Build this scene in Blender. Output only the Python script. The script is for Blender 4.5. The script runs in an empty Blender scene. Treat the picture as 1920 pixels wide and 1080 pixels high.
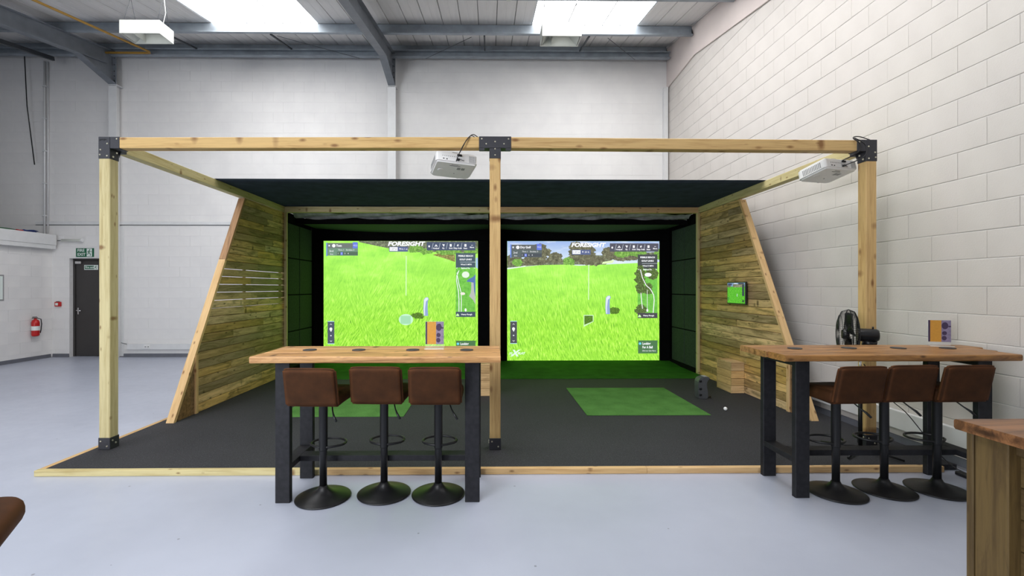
import bpy, bmesh, math, random
from mathutils import Vector, Matrix, Quaternion
random.seed(7)
R = math.radians
SC = bpy.context.scene
COL = SC.collection

# ------------------------------------------------------------------ camera
cam = bpy.data.cameras.new('camera')
cam.lens = 16.0; cam.sensor_width = 36.0; cam.shift_x = 32/1920; cam.clip_start = .05; cam.clip_end = 100
camo = bpy.data.objects.new('camera', cam); COL.objects.link(camo)
camo.location = (0, 0, 1.5); camo.rotation_euler = (R(90), 0, R(-.68))
SC.camera = camo
# ------------------------------------------------------------------ light
SC.view_settings.view_transform = 'Standard'; SC.view_settings.look = 'None'
SC.view_settings.gamma = 1; SC.view_settings.use_curve_mapping = False
SC.view_settings.exposure = 0.10
w = bpy.data.worlds.new('world'); SC.world = w; w.use_nodes = True
w.node_tree.nodes['Background'].inputs[0].default_value = (.80, .88, 1.0, 1)
w.node_tree.nodes['Background'].inputs[1].default_value = .22
def area(name, loc, target, sx, sy, energy, color=(1, 1, 1)):
    l = bpy.data.lights.new(name, 'AREA'); l.shape = 'RECTANGLE'; l.size = sx; l.size_y = sy
    l.energy = energy; l.color = color
    o = bpy.data.objects.new(name, l); COL.objects.link(o); o.location = loc
    o.rotation_euler = (Vector(target)-Vector(loc)).to_track_quat('-Z', 'Y').to_euler()
    return o
door = area('door_daylight', (-5.6, -3.0, 2.3), (-.6, 6.0, .9), 3.6, 3.2, 215, (.90, .95, 1.0)); door.data.spread = R(125)
front = area('front_fill', (-1.7, -.4, 4.15), (-.9, 3.6, .2), 2.4, 2.0, 31, (.97, .98, 1.0)); front.data.spread = R(85)  # unseen fill lamp, added to brighten the middle of the near floor
SKY_EMIT = 6.3

# ------------------------------------------------------------------ materials
def srgb(r, g, b):
    f = lambda c: (c/12.92 if c <= .04045 else ((c+.055)/1.055)**2.4)
    return (f(r/255), f(g/255), f(b/255), 1)
class N:
    def __init__(s, name):
        s.m = bpy.data.materials.new(name); s.m.use_nodes = True
        s.t = s.m.node_tree; s.b = s.t.nodes['Principled BSDF']; s.out = s.t.nodes['Material Output']
    def n(s, typ, **k):
        x = s.t.nodes.new(typ)
        for a, v in k.items(): setattr(x, a, v)
        return x
    def l(s, a, b): s.t.links.new(a, b)
    def val(s, sock, v):
        if hasattr(v, 'is_output') or hasattr(v, 'links'): s.l(v, sock)
        else: sock.default_value = v
    def math(s, op, a, b=0.0, c=None, clamp=False):
        x = s.n('ShaderNodeMath', operation=op, use_clamp=clamp)
        s.val(x.inputs[0], a); s.val(x.inputs[1], b)
        if c is not None: s.val(x.inputs[2], c)
        return x.outputs[0]
    def mix(s, f, a, b, mode='MIX'):
        x = s.n('ShaderNodeMix', data_type='RGBA', blend_type=mode)
        s.val(x.inputs[0], f); s.val(x.inputs[6], a); s.val(x.inputs[7], b)
        return x.outputs[2]
    def ramp(s, f, stops):
        x = s.n('ShaderNodeValToRGB'); s.l(f, x.inputs[0]); e = x.color_ramp.elements
        while len(e) < len(stops): e.new(.5)
        for i, (p, c) in enumerate(stops): e[i].position = p; e[i].color = c
        return x.outputs[0]
    def noise(s, vec, scale, detail=3, rough=.5, dist=0):
        x = s.n('ShaderNodeTexNoise'); s.l(vec, x.inputs['Vector'])
        x.inputs['Scale'].default_value = scale; x.inputs['Detail'].default_value = detail
        x.inputs['Roughness'].default_value = rough; x.inputs['Distortion'].default_value = dist
        return x.outputs[0]
    def mapping(s, vec, sc=(1, 1, 1), rot=(0, 0, 0), loc=(0, 0, 0)):
        x = s.n('ShaderNodeMapping'); s.l(vec, x.inputs[0])
        x.inputs['Scale'].default_value = sc; x.inputs['Rotation'].default_value = rot; x.inputs['Location'].default_value = loc
        return x.outputs[0]
    def bump(s, h, strength=.3, dist=.01):
        x = s.n('ShaderNodeBump'); s.l(h, x.inputs['Height'])
        x.inputs['Strength'].default_value = strength; x.inputs['Distance'].default_value = dist
        s.l(x.outputs[0], s.b.inputs['Normal'])
    def obj(s): return s.n('ShaderNodeTexCoord').outputs['Object']
    def rnd(s): return s.n('ShaderNodeObjectInfo').outputs['Random']
def plain(name, col, rough=.5, metal=0, var=.06, scale=40, bump=0, spec=.5):
    m = N(name); c = m.obj()
    nz = m.noise(c, scale, 3)
    lo = tuple(x*(1-var) for x in col[:3])+(1,); hi = tuple(min(1, x*(1+var)) for x in col[:3])+(1,)
    m.l(m.ramp(nz, [(.3, lo), (.7, hi)]), m.b.inputs['Base Color'])
    m.b.inputs['Roughness'].default_value = rough; m.b.inputs['Metallic'].default_value = metal
    m.b.inputs['Specular IOR Level'].default_value = spec
    if bump: m.bump(nz, bump, .004)
    return m.m
def emit(name, col, st=1.0):
    m = N(name); e = m.n('ShaderNodeEmission'); e.inputs[0].default_value = col; e.inputs[1].default_value = st
    m.l(e.outputs[0], m.out.inputs[0]); return m.m
def wood(name, light, dark, knot, knots=.5, stain=0.0, var=.25, rough=.62, grain=1.0, staincol=None, kscale=1.0):
    m = N(name); o = m.obj(); r = m.rnd()
    off = m.n('ShaderNodeVectorMath', operation='ADD'); m.l(o, off.inputs[0])
    cx = m.n('ShaderNodeCombineXYZ'); m.l(m.math('MULTIPLY', r, 37.0), cx.inputs[0]); m.l(m.math('MULTIPLY', r, 11.3), cx.inputs[1]); m.l(m.math('MULTIPLY', r, 5.7), cx.inputs[2])
    m.l(cx.outputs[0], off.inputs[1]); v = off.outputs[0]
    g1 = m.noise(m.mapping(v, (1.1*grain, 16*grain, 16*grain)), 1.6, 5, .6, .6)
    g2 = m.noise(m.mapping(v, (4, 90, 90)), 1.0, 3, .6)
    big = m.noise(m.mapping(v, (1.3, 5, 5)), 1.2, 2)
    f = m.math('ADD', m.math('MULTIPLY', g1, .6), m.math('MULTIPLY', g2, .4))
    base = m.ramp(f, [(.32, dark), (.52, light), (.70, tuple(min(1, c*1.12) for c in light[:3])+(1,))])
    # per piece brightness and warmth
    bv = m.math('ADD', 1-var/2, m.math('MULTIPLY', r, var))
    hs = m.n('ShaderNodeHueSaturation'); m.l(base, hs.inputs['Color']); m.l(bv, hs.inputs['Value'])
    r2 = m.math('FRACT', m.math('MULTIPLY', r, 7.31))
    m.l(m.math('ADD', 1-var*.22, m.math('MULTIPLY', r2, var*.36)), hs.inputs['Saturation']); base = hs.outputs[0]
    if stain:
        sm = m.ramp(m.noise(m.mapping(v, (1.6, 11, 11)), 1.3, 5, .7, .8), [(.50-.06*stain, (0, 0, 0, 1)), (.64, (1, 1, 1, 1))])
        base = m.mix(m.math('MULTIPLY', sm, stain), base, staincol or dark)
    vo = m.n('ShaderNodeTexVoronoi'); m.l(m.mapping(v, (4.2*kscale, 10*kscale, 2.2*kscale)), vo.inputs['Vector']); vo.inputs['Scale'].default_value = 1.0
    vo2 = m.n('ShaderNodeTexVoronoi'); m.l(m.mapping(v, (4.2*kscale, 2.2*kscale, 10*kscale), loc=(3.3, 1.7, 5.1)), vo2.inputs['Vector']); vo2.inputs['Scale'].default_value = 1.0
    near = m.math('MINIMUM', vo.outputs['Distance'], vo2.outputs['Distance'])
    wn = m.math('ADD', near, m.math('MULTIPLY', m.math('SUBTRACT', g1, .5), .12))
    km = m.ramp(wn, [(.05*knots*2, (1, 1, 1, 1)), (.15*knots*2, (0, 0, 0, 1))])
    base = m.mix(m.math('MULTIPLY', km, .8), base, knot)
    m.l(base, m.b.inputs['Base Color']); m.b.inputs['Roughness'].default_value = rough
    m.b.inputs['Specular IOR Level'].default_value = .35
    m.bump(f, .25, .003)
    return m.m
M = {}
M['pine'] = wood('treated_pine', srgb(200, 186, 138), srgb(172, 152, 100), srgb(112, 70, 30), .55, var=.14, kscale=1.5)
M['pinewarm'] = wood('warm_pine', srgb(212, 176, 124), srgb(186, 142, 88), srgb(104, 60, 30), .58, var=.2, kscale=1.4)
M['pallet'] = wood('pallet_board', srgb(202, 168, 112), srgb(158, 124, 76), srgb(66, 44, 24), .5, stain=.8, var=.9, staincol=srgb(104, 86, 50), kscale=1.1)
M['palletdark'] = wood('dark_pallet_board', srgb(132, 100, 66), srgb(92, 66, 42), srgb(50, 34, 22), .3, stain=.6, var=.4, staincol=srgb(60, 44, 30))
M['crate'] = wood('crate_board', srgb(206, 172, 122), srgb(172, 134, 86), srgb(84, 54, 30), .3, stain=.35, var=.35, staincol=srgb(128, 96, 60))
M['tabletop'] = wood('oiled_table_board', srgb(206, 158, 104), srgb(152, 104, 60), srgb(48, 28, 16), .5, stain=.6, var=.25, rough=.42, staincol=srgb(98, 60, 34), kscale=1.2)
M['tabledark'] = wood('dark_oiled_board', srgb(166, 120, 72), srgb(108, 72, 40), srgb(42, 24, 14), .55, stain=.75, var=.25, rough=.42, staincol=srgb(78, 46, 26), kscale=1.2)
M['countertop'] = wood('brown_counter_top', srgb(146, 98, 58), srgb(94, 58, 32), srgb(36, 22, 14), .6, stain=.7, var=.2, rough=.4, staincol=srgb(60, 38, 22))
M['weathered'] = wood('weathered_board', srgb(176, 136, 98), srgb(138, 100, 66), srgb(70, 44, 26), .4, stain=.5, var=.1, staincol=srgb(96, 72, 50))
M['counter'] = wood('dark_counter_board', srgb(104, 84, 50), srgb(78, 60, 34), srgb(40, 28, 16), .45, stain=.6, var=.25, staincol=srgb(70, 52, 30))
M['blackwood'] = plain('black_stained_wood', srgb(34, 34, 38), .6, var=.25, scale=30, bump=.2, spec=.25)
M['blackmetal'] = plain('black_powder_coat', srgb(26, 26, 28), .42, .2, .08, 60)
M['bracket'] = plain('charcoal_bracket', srgb(50, 50, 56), .5, .2, .06, 60)
M['bolt'] = plain('zinc_bolt', srgb(205, 200, 180), .3, .8)
M['blackplastic'] = plain('black_plastic', srgb(24, 24, 27), .35)
M['blackfabric'] = plain('black_fabric', srgb(11, 11, 12), .95, var=.25, scale=12, bump=.2, spec=.1)
M['canopy'] = plain('canopy_fabric', srgb(62, 70, 78), .9, var=.15, scale=6, bump=.2, spec=.1)
M['greyfabric'] = plain('grey_fabric', srgb(150, 150, 158), .9, var=.3, scale=9, bump=.5, spec=.1)
M['foam'] = plain('green_black_foam', srgb(56, 68, 58), .92, var=.15, scale=30, bump=.2, spec=.15)
M['foamceil'] = plain('dark_green_baffle', srgb(62, 80, 62), .92, var=.1, scale=30, spec=.15)
M['whiteplastic'] = plain('white_plastic', srgb(232, 231, 230), .38, var=.02)
M['greyplastic'] = plain('grey_vent_plastic', srgb(150, 150, 150), .5)
M['fixture'] = plain('fixture_enamel', srgb(214, 216, 208), .45, var=.03, scale=10)
M['galv'] = plain('galvanised_steel', srgb(150, 158, 166), .45, .25, .16, 5)
M['rafter'] = plain('grey_painted_steel', srgb(122, 127, 134), .5, .15, .12, 6)
M['darksteel'] = plain('dark_steel', srgb(70, 74, 78), .5, .2, .12, 8)
M['whitepaint'] = plain('white_gloss_paint', srgb(222, 222, 222), .5, var=.03, scale=8)
M['skirt'] = plain('grey_skirting_paint', srgb(104, 106, 114), .5, var=.08, scale=10)
M['redwood'] = wood('honey_pine', srgb(202, 168, 112), srgb(170, 132, 80), srgb(112, 68, 32), .75, var=.1, kscale=1.15)
M['red'] = plain('red_enamel', srgb(190, 24, 24), .3, var=.05)
M['redpipe'] = plain('red_pipe_paint', srgb(120, 34, 36), .5)
M['yellow'] = plain('yellow_pipe_paint', srgb(176, 134, 52), .5)
M['door'] = plain('dark_brown_door', srgb(58, 55, 54), .45, var=.05, scale=5)
M['green'] = plain('sign_green', srgb(8, 96, 64), .5, var=.03)
M['signwhite'] = plain('sign_white', srgb(228, 236, 232), .5, var=.02)
M['chrome'] = plain('chrome', srgb(210, 210, 212), .2, 1, .02)
M['golfball'] = plain('golf_ball_white', srgb(240, 240, 240), .35, var=.01)
M['ochre'] = plain('ochre_print', srgb(206, 150, 60), .45, var=.06, scale=60)
M['purple'] = plain('purple_print', srgb(66, 52, 84), .45, var=.08)
M['blue'] = plain('blue_hose', srgb(40, 60, 120), .5)
M['hosegreen'] = plain('green_hose', srgb(30, 90, 50), .5)
M['mortar'] = plain('painted_mortar', srgb(224, 222, 221), .8, var=.04, scale=20)
def leather():
    m = N('brown_leather'); o = m.obj()
    n1 = m.noise(o, 7, 4, .6); n2 = m.noise(o, 160, 2)
    base = m.ramp(n1, [(.3, srgb(50, 31, 18)), (.7, srgb(72, 44, 25))])
    gp = m.n('ShaderNodeNewGeometry').outputs['Pointiness']      # rubbed, paler piping at the edges
    m.l(m.mix(m.ramp(gp, [(.52, (0, 0, 0, 1)), (.64, (.7, .7, .7, 1))]), base, srgb(118, 72, 42)), m.b.inputs['Base Color'])
    m.b.inputs['Roughness'].default_value = .7; m.b.inputs['Specular IOR Level'].default_value = .12; m.bump(n2, .15, .002); return m.m
M['leather'] = leather()
def rubber():
    m = N('speckled_rubber'); o = m.obj()
    vo = m.n('ShaderNodeTexVoronoi'); m.l(o, vo.inputs['Vector']); vo.inputs['Scale'].default_value = 85
    n1 = m.noise(o, 130, 3, .7); n3 = m.noise(o, 1.3, 3)
    base = m.ramp(n1, [(.35, srgb(24, 24, 27)), (.62, srgb(66, 66, 71))])
    sp = m.math('LESS_THAN', vo.outputs['Distance'], .13)
    vo2 = m.n('ShaderNodeTexNoise'); m.l(o, vo2.inputs['Vector']); vo2.inputs['Scale'].default_value = 60
    sp = m.math('MULTIPLY', sp, m.math('GREATER_THAN', vo2.outputs[0], .55))
    c = m.mix(sp, base, srgb(150, 150, 155)); c = m.mix(.35, c, m.ramp(n3, [(.3, srgb(38, 38, 41)), (.7, srgb(52, 52, 55))]))
    m.l(c, m.b.inputs['Base Color']); m.b.inputs['Roughness'].default_value = .8; m.b.inputs['Specular IOR Level'].default_value = .3
    m.bump(n1, .5, .006); return m.m
M['rubber'] = rubber()
def turf(name, a, b):
    m = N(name); o = m.obj(); n1 = m.noise(o, 220, 3, .7); n2 = m.noise(o, 5, 3)
    f = m.math('ADD', m.math('MULTIPLY', n1, .7), m.math('MULTIPLY', n2, .3))
    m.l(m.ramp(f, [(.38, a), (.60, b)]), m.b.inputs['Base Color']); m.b.inputs['Roughness'].default_value = .95
    m.b.inputs['Specular IOR Level'].default_value = .1; m.bump(n1, .8, .008); return m.m
M['turf'] = turf('dark_turf', srgb(38, 84, 24), srgb(58, 118, 36))
M['hitmat'] = turf('hitting_turf', srgb(72, 116, 56), srgb(100, 152, 78))
def floor_mat():
    m = N('grey_floor_paint'); o = m.obj()
    n1 = m.noise(o, .8, 4, .6); n2 = m.noise(o, 9, 4, .65); n3 = m.noise(o, 3.2, 5, .7, 1.5)
    c = m.ramp(n1, [(.3, srgb(170, 175, 190)), (.7, srgb(182, 187, 202))])
    c = m.mix(m.ramp(n3, [(.70, (0, 0, 0, 1)), (.80, (.35, .35, .35, 1))]), c, srgb(140, 142, 150))
    vo = m.n('ShaderNodeTexVoronoi'); m.l(o, vo.inputs['Vector']); vo.inputs['Scale'].default_value = 4.5
    sp = m.math('LESS_THAN', vo.outputs['Distance'], .035)
    c = m.mix(m.math('MULTIPLY', sp, .6), c, srgb(86, 86, 92))
    m.l(c, m.b.inputs['Base Color'])
    m.l(m.ramp(n2, [(.3, (.30, .30, .30, 1)), (.7, (.42, .42, .42, 1))]), m.b.inputs['Roughness'])
    m.bump(n2, .06, .004); return m.m
M['floor'] = floor_mat()
def blockpaint(name, a, b):
    m = N(name); o = m.obj(); r = m.rnd()
    n1 = m.noise(o, 2.2, 3); n2 = m.noise(o, 75, 4, .7)
    c = m.ramp(n1, [(.3, a), (.7, b)])
    hs = m.n('ShaderNodeHueSaturation'); m.l(c, hs.inputs['Color']); m.l(m.math('ADD', .992, m.math('MULTIPLY', r, .014)), hs.inputs['Value'])
    pit = m.ramp(n2, [(.24, srgb(150, 148, 146)), (.33, (1, 1, 1, 1))])
    m.l(m.mix(.6, hs.outputs[0], pit, 'MULTIPLY'), m.b.inputs['Base Color'])
    m.b.inputs['Roughness'].default_value = .7; m.b.inputs['Specular IOR Level'].default_value = .3; m.bump(n2, .35, .004); return m.m
M['block'] = blockpaint('white_block_paint', srgb(226, 224, 223), srgb(234, 232, 230))
M['blockwarm'] = blockpaint('warm_block_paint', srgb(206, 200, 194), srgb(214, 208, 202))
M['plaster'] = plain('pinkish_plaster', srgb(220, 208, 203), .8, var=.03, scale=3)
def deckm():
    m = N('roof_liner'); o = m.obj(); r = m.rnd(); n = m.noise(m.mapping(o, (8, .6, 1)), 2, 3)
    c = m.ramp(n, [(.3, srgb(226, 224, 222)), (.7, srgb(236, 234, 232))])
    hs = m.n('ShaderNodeHueSaturation'); m.l(c, hs.inputs['Color']); m.l(m.math('ADD', .94, m.math('MULTIPLY', r, .08)), hs.inputs['Value'])
    m.l(hs.outputs[0], m.b.inputs['Base Color']); m.b.inputs['Roughness'].default_value = .5; return m.m
M['deck'] = deckm()
M['glow'] = emit('skylight_glow', (1, 1, 1, 1), SKY_EMIT)
M['lampglow'] = emit('lamp_glow', (.95, .97, 1, 1), 1.0)
def acrylic():
    m = N('clear_acrylic'); t = m.n('ShaderNodeBsdfTransparent'); mx = m.n('ShaderNodeMixShader')
    m.b.inputs['Base Color'].default_value = (.9, .92, .95, 1); m.b.inputs['Roughness'].default_value = .08
    mx.inputs[0].default_value = .10; m.l(t.outputs[0], mx.inputs[1]); m.l(m.b.outputs[0], mx.inputs[2]); m.l(mx.outputs[0], m.out.inputs[0])
    return m.m
M['acrylic'] = acrylic()
def meshgrey():
    m = N('fan_mesh'); t = m.n('ShaderNodeBsdfTransparent'); mx = m.n('ShaderNodeMixShader')
    m.b.inputs['Base Color'].default_value = (.02, .02, .022, 1)
    mx.inputs[0].default_value = .30; m.l(t.outputs[0], mx.inputs[1]); m.l(m.b.outputs[0], mx.inputs[2]); m.l(mx.outputs[0], m.out.inputs[0])
    return m.m

# ------------------------------------------------------------------ geometry helpers
def box(bm, x0, x1, y0, y1, z0, z1, bev=0, seg=1):
    vs = [bm.verts.new(p) for p in ((x0, y0, z0), (x1, y0, z0), (x1, y1, z0), (x0, y1, z0), (x0, y0, z1), (x1, y0, z1), (x1, y1, z1), (x0, y1, z1))]
    fs = [bm.faces.new([vs[i] for i in f]) for f in ((0, 3, 2, 1), (4, 5, 6, 7), (0, 1, 5, 4), (1, 2, 6, 5), (2, 3, 7, 6), (3, 0, 4, 7))]
    if bev:
        es = set(e for f in fs for e in f.edges)
        bmesh.ops.bevel(bm, geom=list(es), offset=bev, segments=seg, profile=.5, affect='EDGES')
    return bm
def B(*a, **k): return box(bmesh.new(), *a, **k)
def tube(bm, pts, r, n=8, cap=True):
    pts = [Vector(p) for p in pts]; rings = []
    up = Vector((0, 0, 1)); prev = None
    for i, p in enumerate(pts):
        d = (pts[min(i+1, len(pts)-1)]-pts[max(i-1, 0)]).normalized()
        a = prev if prev is not None else (up if abs(d.dot(up)) < .95 else Vector((1, 0, 0)))
        x = a.cross(d); x = x.normalized() if x.length > 1e-5 else Vector((1, 0, 0)).cross(d).normalized()
        y = d.cross(x).normalized(); prev = y
        rr = r[i] if isinstance(r, (list, tuple)) else r
        rings.append([bm.verts.new(p+x*rr*math.cos(2*math.pi*k/n)+y*rr*math.sin(2*math.pi*k/n)) for k in range(n)])
    for a, b in zip(rings, rings[1:]):
        for k in range(n):
            f = bm.faces.new((a[k], a[(k+1) % n], b[(k+1) % n], b[k])); f.smooth = True
    if cap:
        bm.faces.new(rings[0][::-1]); bm.faces.new(rings[-1])
    return bm
def TB(pts, r, n=8): return tube(bmesh.new(), pts, r, n)
def lathe(bm, prof, n=32, c=(0, 0, 0), axis='Z'):
    rings = []
    for r, z in prof:
        ring = []
        for k in range(n):
            a = 2*math.pi*k/n; x, y = r*math.cos(a), r*math.sin(a)
            p = (x, y, z) if axis == 'Z' else ((z, x, y) if axis == 'X' else (x, z, y))
            ring.append(bm.verts.new((p[0]+c[0], p[1]+c[1], p[2]+c[2])))
        rings.append(ring)
    for a, b in zip(rings, rings[1:]):
        for k in range(n):
            f = bm.faces.new((a[k], a[(k+1) % n], b[(k+1) % n], b[k])); f.smooth = True
    bm.faces.new(rings[0][::-1]); bm.faces.new(rings[-1]); bmesh.ops.recalc_face_normals(bm, faces=bm.faces)
    return bm
def prism(bm, poly, axis, a, b):
    """polygon in the plane across AXIS, extruded from a to b"""
    def P(u, v, t): return (t, u, v) if axis == 'X' else ((u, t, v) if axis == 'Y' else (u, v, t))
    v0 = [bm.verts.new(P(u, v, a)) for u, v in poly]; v1 = [bm.verts.new(P(u, v, b)) for u, v in poly]
    bm.faces.new(v0); bm.faces.new(v1[::-1]); n = len(poly)
    for i in range(n): bm.faces.new((v0[i], v1[i], v1[(i+1) % n], v0[(i+1) % n]))
    bmesh.ops.recalc_face_normals(bm, faces=bm.faces)
    return bm
WPOS = {}
def mesh_of(name, bm, mat):
    me = bpy.data.meshes.new(name); bm.to_mesh(me); bm.free(); me.materials.append(mat); return me
def part(name, bm, mat, parent=None, loc=(0, 0, 0), rot=None, local=False, label=None, kind=None):
    me = bm if isinstance(bm, bpy.types.Mesh) else mesh_of(name, bm, mat)
    o = bpy.data.objects.new(name, me); COL.objects.link(o)
    loc = Vector(loc); wl = loc.copy()
    if parent is not None:
        o.parent = parent
        if not local: loc = loc-WPOS.get(parent.name, Vector())
    o.location = loc; WPOS[o.name] = wl
    if rot is not None:
        if isinstance(rot, Quaternion): o.rotation_mode = 'QUATERNION'; o.rotation_quaternion = rot
        else: o.rotation_euler = rot
    if label: o['label'] = label
    if kind: o['kind'] = kind
    return o
def thing(name, label, cat, loc=(0, 0, 0), rotz=0, group=None):
    o = bpy.data.objects.new(name, None); COL.objects.link(o); o.empty_display_size = .1
    o.location = loc; o.rotation_euler = (0, 0, rotz); o['label'] = label; o['category'] = cat
    if group: o['group'] = group
    WPOS[o.name] = Vector(loc); return o
def tag(o, label, cat, group=None):
    o['label'] = label; o['category'] = cat
    if group: o['group'] = group
    return o
def struct(name, bm, mat, loc=(0, 0, 0)): return part(name, bm, mat, None, loc, kind='structure')
def structroot(name, loc=(0, 0, 0)):
    o = bpy.data.objects.new(name, None); COL.objects.link(o); o['kind'] = 'structure'; o.location = loc; WPOS[o.name] = Vector(loc); return o
def dup(root, loc, rotz, label=None, group=None):
    r = root.copy(); COL.objects.link(r); r.location = loc; r.rotation_euler = (0, 0, rotz); WPOS[r.name] = Vector(loc)
    if label: r['label'] = label
    if group: r['group'] = group
    for ch in list(root.children):
        c = ch.copy(); COL.objects.link(c); c.parent = r
        for g in ch.children:
            d = g.copy(); COL.objects.link(d); d.parent = c
    return r
TC = {}
def timber(name, p0, p1, w, h, mat, parent=None, up=(0, 0, 1), ch=.003, **k):
    """squared timber from p0 to p1 (centre line); w across, h along UP; long edges chamfered; grain runs on local X"""
    p0, p1 = Vector(p0), Vector(p1); d = p1-p0; L = d.length
    key = (round(L, 3), round(w, 3), round(h, 3), ch, mat.name)
    if key not in TC:
        bm = bmesh.new(); a, b = w/2, h/2
        pr = [(-a+ch, -b), (a-ch, -b), (a, -b+ch), (a, b-ch), (a-ch, b), (-a+ch, b), (-a, b-ch), (-a, -b+ch)]
        prism(bm, pr, 'X', -L/2, L/2); TC[key] = mesh_of(name, bm, mat)
    x = d.normalized(); z = Vector(up); z = (z-x*z.dot(x)).normalized(); y = z.cross(x)
    q = Matrix((x, y, z)).transposed().to_quaternion()
    return part(name, TC[key], mat, parent, (p0+p1)/2, q, **k)
def textmesh(body, size, mat, shear=0, ext=.0008, align='LEFT', bold=0, sx=1.0):
    cu = bpy.data.curves.new('t', 'FONT'); cu.body = body; cu.size = size; cu.shear = shear; cu.extrude = ext
    cu.align_x = align; cu.align_y = 'CENTER'; cu.offset = bold; cu.resolution_u = 2
    o = bpy.data.objects.new('t', cu); COL.objects.link(o)
    bpy.context.view_layer.update()
    me = bpy.data.meshes.new_from_object(o.evaluated_get(bpy.context.evaluated_depsgraph_get()))
    bpy.data.objects.remove(o); bpy.data.curves.remove(cu)
    for v in me.vertices: v.co.x *= sx
    me.materials.clear(); me.materials.append(mat); return me
def smoothshade(o):
    for p in o.data.polygons: p.use_smooth = True
    return o

# camera projection used only to rank which blocks of a wall show largest
def proj(x, y, z):
    t = R(.68); xc = x*math.cos(t)-y*math.sin(t); zc = x*math.sin(t)+y*math.cos(t)
    return (928+853*xc/zc, 540-853*(z-1.5)/zc, zc) if zc > .2 else (-1, -1, 1e9)

# ------------------------------------------------------------------ dimensions of the hall
XR, XL, XLL, YB, YF = 3.935, -9.5, -13.5, 10.0, -3.6
SL = .185
def deck(y): return 6.78-SL*(YB-y)

# floor
struct('floor', B(XLL, XR+.2, YF, YB+.2, -.12, 0), M['floor'])

# block walls ---------------------------------------------------------------
def block_wall(name, axis, plane, sign, u0, u1, ztop, pu, pz, holes, mat, gap, depth, z0=0.0, backthick=.16, solid=None):
    """axis 'X': wall lies across X (runs along Y); 'Y': runs along X. sign: side it faces"""
    root = structroot(name, (0, 0, 0))
    bm = bmesh.new()
    def place(u, t, z): return (t, u, z) if axis == 'X' else (u, t, z)
    back = plane-sign*depth
    rects = []
    if not holes: rects = [(u0, u1)]
    else:
        h = holes[0]; rects = [(u0, h[0]), (h[1], u1)]
    for a, b in rects:
        za, zb = ztop(a), ztop(b)
        prism(bm, [(a, z0), (b, z0), (b, zb), (a, za)], axis, back, back-sign*backthick)
    if holes:
        h = holes[0]; prism(bm, [(h[0], h[3]), (h[1], h[3]), (h[1], ztop(h[1])), (h[0], ztop(h[0]))], axis, back, back-sign*backthick)
    part('mortar_backing', bm, M['mortar'], root)
    cand = []
    k = int((z0-pz)/.225)-1
    while True:
        a = pz+k*.225; b = a+.225; k += 1
        if b <= z0: continue
        if a > max(ztop(u0), ztop(u1)): break
        ph = pu+(.225 if k % 2 else 0)
        j = int((u0-ph)/.45)-1
        while ph+j*.45 < u1:
            s, e = max(u0, ph+j*.45), min(u1, ph+(j+1)*.45); j += 1
            if e-s < .03: continue
            zz = min(b, ztop((s+e)/2)); aa = max(a, z0)
            if zz-aa < .03: continue
            segs = [(s, e, aa, zz)]
            for (h0, h1, hz0, hz1) in holes:
                ns = []
                for (s_, e_, a_, b_) in segs:
                    if e_ <= h0 or s_ >= h1 or a_ >= hz1 or b_ <= hz0: ns.append((s_, e_, a_, b_)); continue
                    if s_ < h0-.03: ns.append((s_, h0, a_, b_))
                    if e_ > h1+.03: ns.append((h1, e_, a_, b_))
                    if b_ > hz1+.03: ns.append((max(s_, h0), min(e_, h1), hz1, b_))
                segs = ns
            cand += segs
    def add(bm, s, e, a, b, ou=0, oz=0, proud=0):
        g = gap/2; c = depth*.8; gv = gap*.2
        f = plane+sign*proud; bk = back
        o = [(s+gv, a+g), (e-gv, a+g), (e-gv, b-g), (s+gv, b-g)]; i = [(s+gv+c*.15, a+g+c), (e-gv-c*.15, a+g+c), (e-gv-c*.15, b-g-c), (s+gv+c*.15, b-g-c)]
        vb = [bm.verts.new(place(u-ou, bk, z-oz)) for u, z in o]
        vm = [bm.verts.new(place(u-ou, f-sign*c*.6, z-oz)) for u, z in o]
        vf = [bm.verts.new(place(u-ou, f, z-oz)) for u, z in i]
        for q in range(4):
            r_ = (q+1) % 4
            bm.faces.new((vb[q], vb[r_], vm[r_], vm[q])); bm.faces.new((vm[q], vm[r_], vf[r_], vf[q]))
        bm.faces.new(vf)
    def score(c):
        u, z = (c[0]+c[1])/2, (c[2]+c[3])/2; p = place(u, plane, z); x, y, d = proj(*p)
        if not (-20 < x < 1940 and -20 < y < 1100): return 1e6+d
        hid = axis == 'Y' and -3.4 < p[0] < 3.5 and z < 2.9
        return d+(1e3 if hid else 0)
    cand.sort(key=score)
    cache = {}
    for c in cand[:300]:
        wd, ht = round(c[1]-c[0], 3), round(c[3]-c[2], 3); cu, cz = (c[0]+c[1])/2, (c[2]+c[3])/2
        pr = random.choice((0, 0, .0008, .0016))
        if (wd, ht, pr) not in cache:
            b_ = bmesh.new(); add(b_, cu-wd/2, cu+wd/2, cz-ht/2, cz+ht/2, cu, cz, pr); bmesh.ops.recalc_face_normals(b_, faces=b_.faces)
            me = mesh_of('block', b_, mat); cache[(wd, ht, pr)] = me
            # the open back makes recalc unreliable: force outwards
            f = me.polygons[-1]
            n = f.normal[0] if axis == 'X' else f.normal[1]
            if n*sign < 0: me.flip_normals()
        part('block', cache[(wd, ht, pr)], mat, root, place(cu, 0, cz))
    if len(cand) > 300:
        b_ = bmesh.new()
        for c in cand[300:]: add(b_, *c)
        me = mesh_of('further_blocks', b_, mat)
        part('further_blocks', me, mat, root, kind='stuff')
    return root
DH = (-9.13, -8.20, 0, 2.145)   # door opening in the back wall
block_wall('wall_back', 'Y', YB, -1, XLL, XR, lambda u: 6.75, .0, 1.51, [DH], M['block'], .003, .003)
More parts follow.
